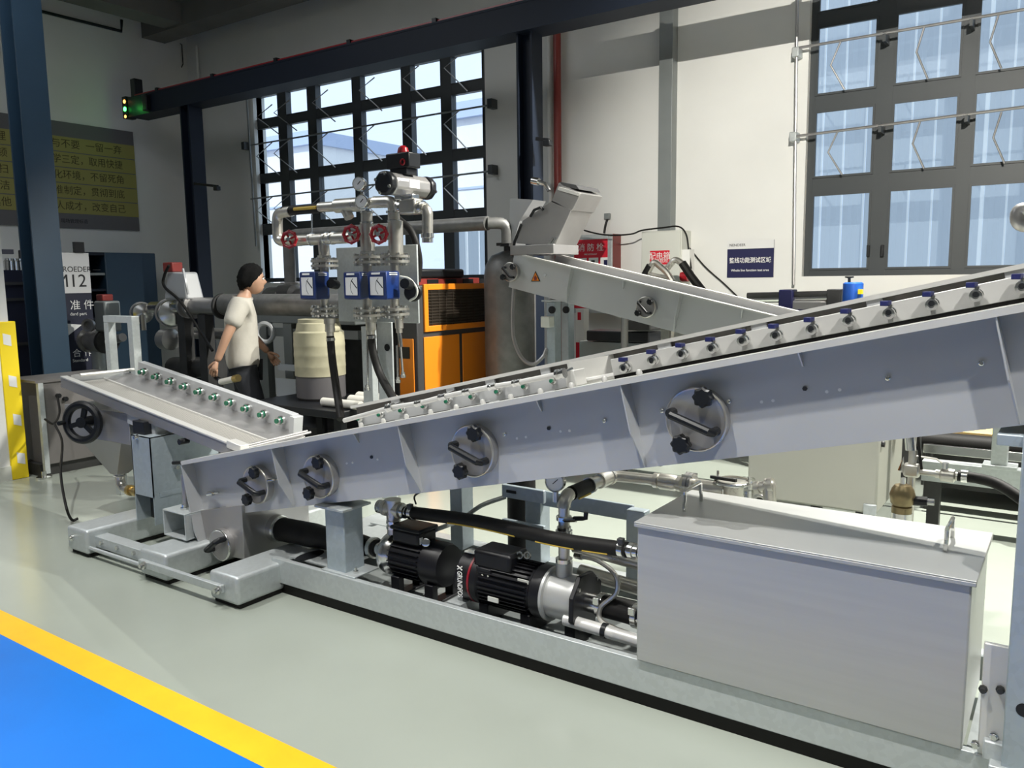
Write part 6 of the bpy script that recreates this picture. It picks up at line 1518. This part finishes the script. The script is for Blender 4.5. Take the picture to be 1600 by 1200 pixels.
# t-shirt
S = [pp_(-.005, 0, .80), pp_(-.01, 0, .98), pp_(-.01, 0, 1.22), pp_(.0, 0, 1.36), pp_(.035, 0, 1.465), pp_(.0, -.15, 1.405), pp_(-.075, -.215, 1.22), pp_(.01, .15, 1.405), pp_(.045, .22, 1.23)]
skin('t_shirt', S, [(0, 1), (1, 2), (2, 3), (3, 4), (3, 5), (5, 6), (3, 7), (7, 8)], [(.185, .160), (.185, .155), (.175, .150), (.14, .115), (.075, .068), .090, .085, .090, .085], M_shirt, pe)
T = [pp_(0, 0, .93), pp_(0, -.085, .84), pp_(.10, -.10, .50), pp_(-.02, -.10, .14), pp_(0, .085, .84), pp_(-.01, .10, .50), pp_(-.26, .10, .20)]
skin('trousers', T, [(0, 1), (1, 2), (2, 3), (0, 4), (4, 5), (5, 6)], [(.15, .125), .12, .09, .075, .12, .09, .075], M_trous, pe)
for f_, l_, z_, tl in ((-.02, -.10, 0.0, 0), (-.30, .10, .07, .5)):
    mb = MB(); mb.prism([pp_(f_ - .09, l_ - .045, z_), pp_(f_ + .17, l_ - .045, z_), pp_(f_ + .19, l_, z_), pp_(f_ + .17, l_ + .045, z_), pp_(f_ - .09, l_ + .045, z_)], (0, 0, .09)); mb.build('shoe', M_shoe, pe, bevel=.02)
# hands with fingers
def hand(w, fwd, inn, parent):
    w = V(w); fwd = V(fwd).normalized(); inn = V(inn).normalized(); sd = fwd.cross(inn).normalized()
    pts = [w, w + fwd * .05, w + fwd * .085]; ed = [(0, 1), (1, 2)]; rd = [.024, (.034, .018), (.034, .016)]
    for i, ln_ in enumerate((.060, .072, .068, .054)):
        o = sd * (-.028 + .0187 * i); b = len(pts)
        pts += [w + fwd * .075 + o, w + fwd * (.085 + ln_ * .45) + o + inn * .012, w + fwd * (.085 + ln_ * .75) + o + inn * .035]
        ed += [(1, b), (b, b + 1), (b + 1, b + 2)]; rd += [.010, .0095, .008]
    b = len(pts); pts += [w + fwd * .03 - sd * .030, w + fwd * .065 - sd * .052 + inn * .012, w + fwd * .088 - sd * .048 + inn * .028]
    ed += [(0, b), (b, b + 1), (b + 1, b + 2)]; rd += [.012, .011, .009]
    return skin('hand', pts, ed, rd, M_skin, parent, 2, 1)
hand(B[8], (B[8] - B[7]) + V((0, 0, -.02)), LD + FD * .3, pe)
hand(B[11], (B[11] - B[10]) + V((0, 0, -.02)), -LD + FD * .1, pe)
# head: shaped sphere with nose, brow, chin
hc_ = pp_(.110, 0, 1.62)
def headmesh(sc=1.0, cap=None):
    vs = []; fs = []; n, m_ = 32, 22
    for i in range(m_ + 1):
        t_ = pi * i / m_
        for k in range(n):
            a_ = 2 * pi * k / n; f_, l_, z_ = sin(t_) * cos(a_), sin(t_) * sin(a_), cos(t_)
            F_, L_, Z_ = f_ * .097, l_ * .078, z_ * .122
            if z_ < 0:
                L_ *= 1 + .28 * z_; F_ = F_ * (1 + .12 * z_) + .018 * (-z_) * (1 if f_ > 0 else .2)
                if f_ < 0: F_ *= 1 + .25 * z_
            if f_ > .6:
                g = math.exp(-(l_ / .16) ** 2)
                F_ += .022 * g * math.exp(-((z_ + .14) / .14) ** 2)      # nose
                F_ += .006 * g * math.exp(-((z_ + .52) / .07) ** 2) - .004 * math.exp(-((z_ + .43) / .05) ** 2)   # lips
                F_ += .010 * math.exp(-((z_ + .85) / .14) ** 2) * g      # chin
                F_ -= .010 * math.exp(-((z_ - .08) / .10) ** 2) * (math.exp(-((abs(l_) - .38) / .15) ** 2))       # eye sockets
            vs.append(hc_ + (FD * F_ + LD * L_ + Z * Z_) * sc)
    for i in range(m_):
        for k in range(n):
            a_, b_ = i * n + k, i * n + (k + 1) % n; fs.append((a_, a_ + n, b_ + n, b_))
    return vs, fs
mb = MB(); mb.add(*headmesh()); hdo = mb.build('head', M_skin, pe, smooth=180)
vs2 = []; fs2 = []; n_h, m_h = 48, 20
for i in range(m_h + 1):
    for k in range(n_h):
        a_ = 2 * pi * k / n_h; ca_ = cos(a_)
        lim = radians(57 + 75 * (0.5 - 0.5 * ca_) ** .8 + (10 * math.exp(-((ca_ + .1) / .25) ** 2)))   # hairline lower at the back, sideburn at the ear
        t_ = lim * i / m_h; w_ = .012 * sin(7 * a_ + 3 * t_) * sin(t_) * .4
        q = V((0, 0, 0)) + FD * (sin(t_) * ca_ * (.118 + w_) - .010) + LD * (sin(t_) * sin(a_) * (.099 + w_)) + Z * (cos(t_) * .148)
        if i == m_h: q = q * .93
        if i > 2: q = q * (1 + random.uniform(-.03, .03)) + Z * (random.uniform(-.008, .008) if i > m_h - 3 else 0)
        vs2.append(hc_ + q)
for i in range(m_h):
    for k in range(n_h):
        a_, b_ = i * n_h + k, i * n_h + (k + 1) % n_h; fs2.append((a_, a_ + n_h, b_ + n_h, b_))
mb = MB(); mb.add(vs2, fs2); ho = mb.build('hair', M_hair, pe, smooth=180); sd_ = ho.modifiers.new('thick', 'SOLIDIFY'); sd_.thickness = .008
for s_ in (-1, 1):
    e_ = hc_ + FD * -.002 + LD * (.078 * s_) + Z * -.012
    MB().ball(e_, .03, 12, (.45, .45, 1.05)).build('ear', M_skin, pe)
    ey = hc_ + FD * .088 + LD * (.031 * s_) + Z * .010
    MB().ball(ey, .010, 10).build('eye', M_white, pe); MB().ball(ey + FD * .007, .0055, 8).build('iris', M_black, pe)
    MB().bar(ey + V((0, 0, .02)) + FD * .008 - LD * .016, ey + V((0, 0, .02)) + FD * .008 + LD * .016, .006, .006).build('eyebrow', M_hair, pe)
# ---- ceiling floodlights (out of view), with baffle sheets added to cut their light
for i, x_ in enumerate((-.9, 1.6)):
    t = thing('flood_light', ('left', 'right')[i] + ' of two ceiling floodlights with added light-cutting baffles near the back wall', 'lamp', (x_, 6.05, CZ), 'ceiling floodlights')
    MB().box((x_ - .12, 5.98, 5.16), (x_ + .12, 6.12, 5.22)).build('housing', M_blk, t, bevel=.01)
    MB().cyl((x_, 6.05, 5.23), (x_, 6.05, CZ), .02, n=8).build('stem', M_blk, t)
    xa, xb = (x_ - 3.4, x_ + .75) if i == 0 else (x_ - 1.75, x_ + 3.0)
    MB().box((xa, 6.2, 4.71), (xb, 6.21, 5.22)).build('light_baffle', M_blk, t, smooth=0)  # sheet added to keep the flood off the back wall
    MB().box((xa, 5.74, 4.721), (xb, 5.75, 5.22)).build('light_baffle', M_blk, t, smooth=0)  # sheet added to keep the flood off the near floor
    MB().box((xa, 5.75, 5.22), (xb, 6.2, 5.23)).build('light_baffle_top', M_blk, t, smooth=0)

t = thing('added_wall_spot', 'added spotlight with light-cutting plate high behind the camera aimed at the white wall', 'lamp', (1.6, -3.6, CZ))  # unseen lamp body added for the wall spot
MB().box((1.5, -3.75, 4.7), (1.7, -3.62, 4.9)).build('housing', M_blk, t, bevel=.01)
MB().cyl((1.6, -3.68, 4.9), (1.6, -3.68, CZ), .02, n=8).build('stem', M_blk, t)
MB().box((.6, -3.0, 4.2), (2.2, -2.99, 4.605)).build('light_cut_plate', M_blk, t, smooth=0)  # plate added to keep the spot off the rear conveyor
for x_ in (.7, 2.1): MB().bar((1.6, -3.68, 4.95), (x_, -2.995, 4.5), .02, .02).build('light_cut_arm', M_blk, t, smooth=0)
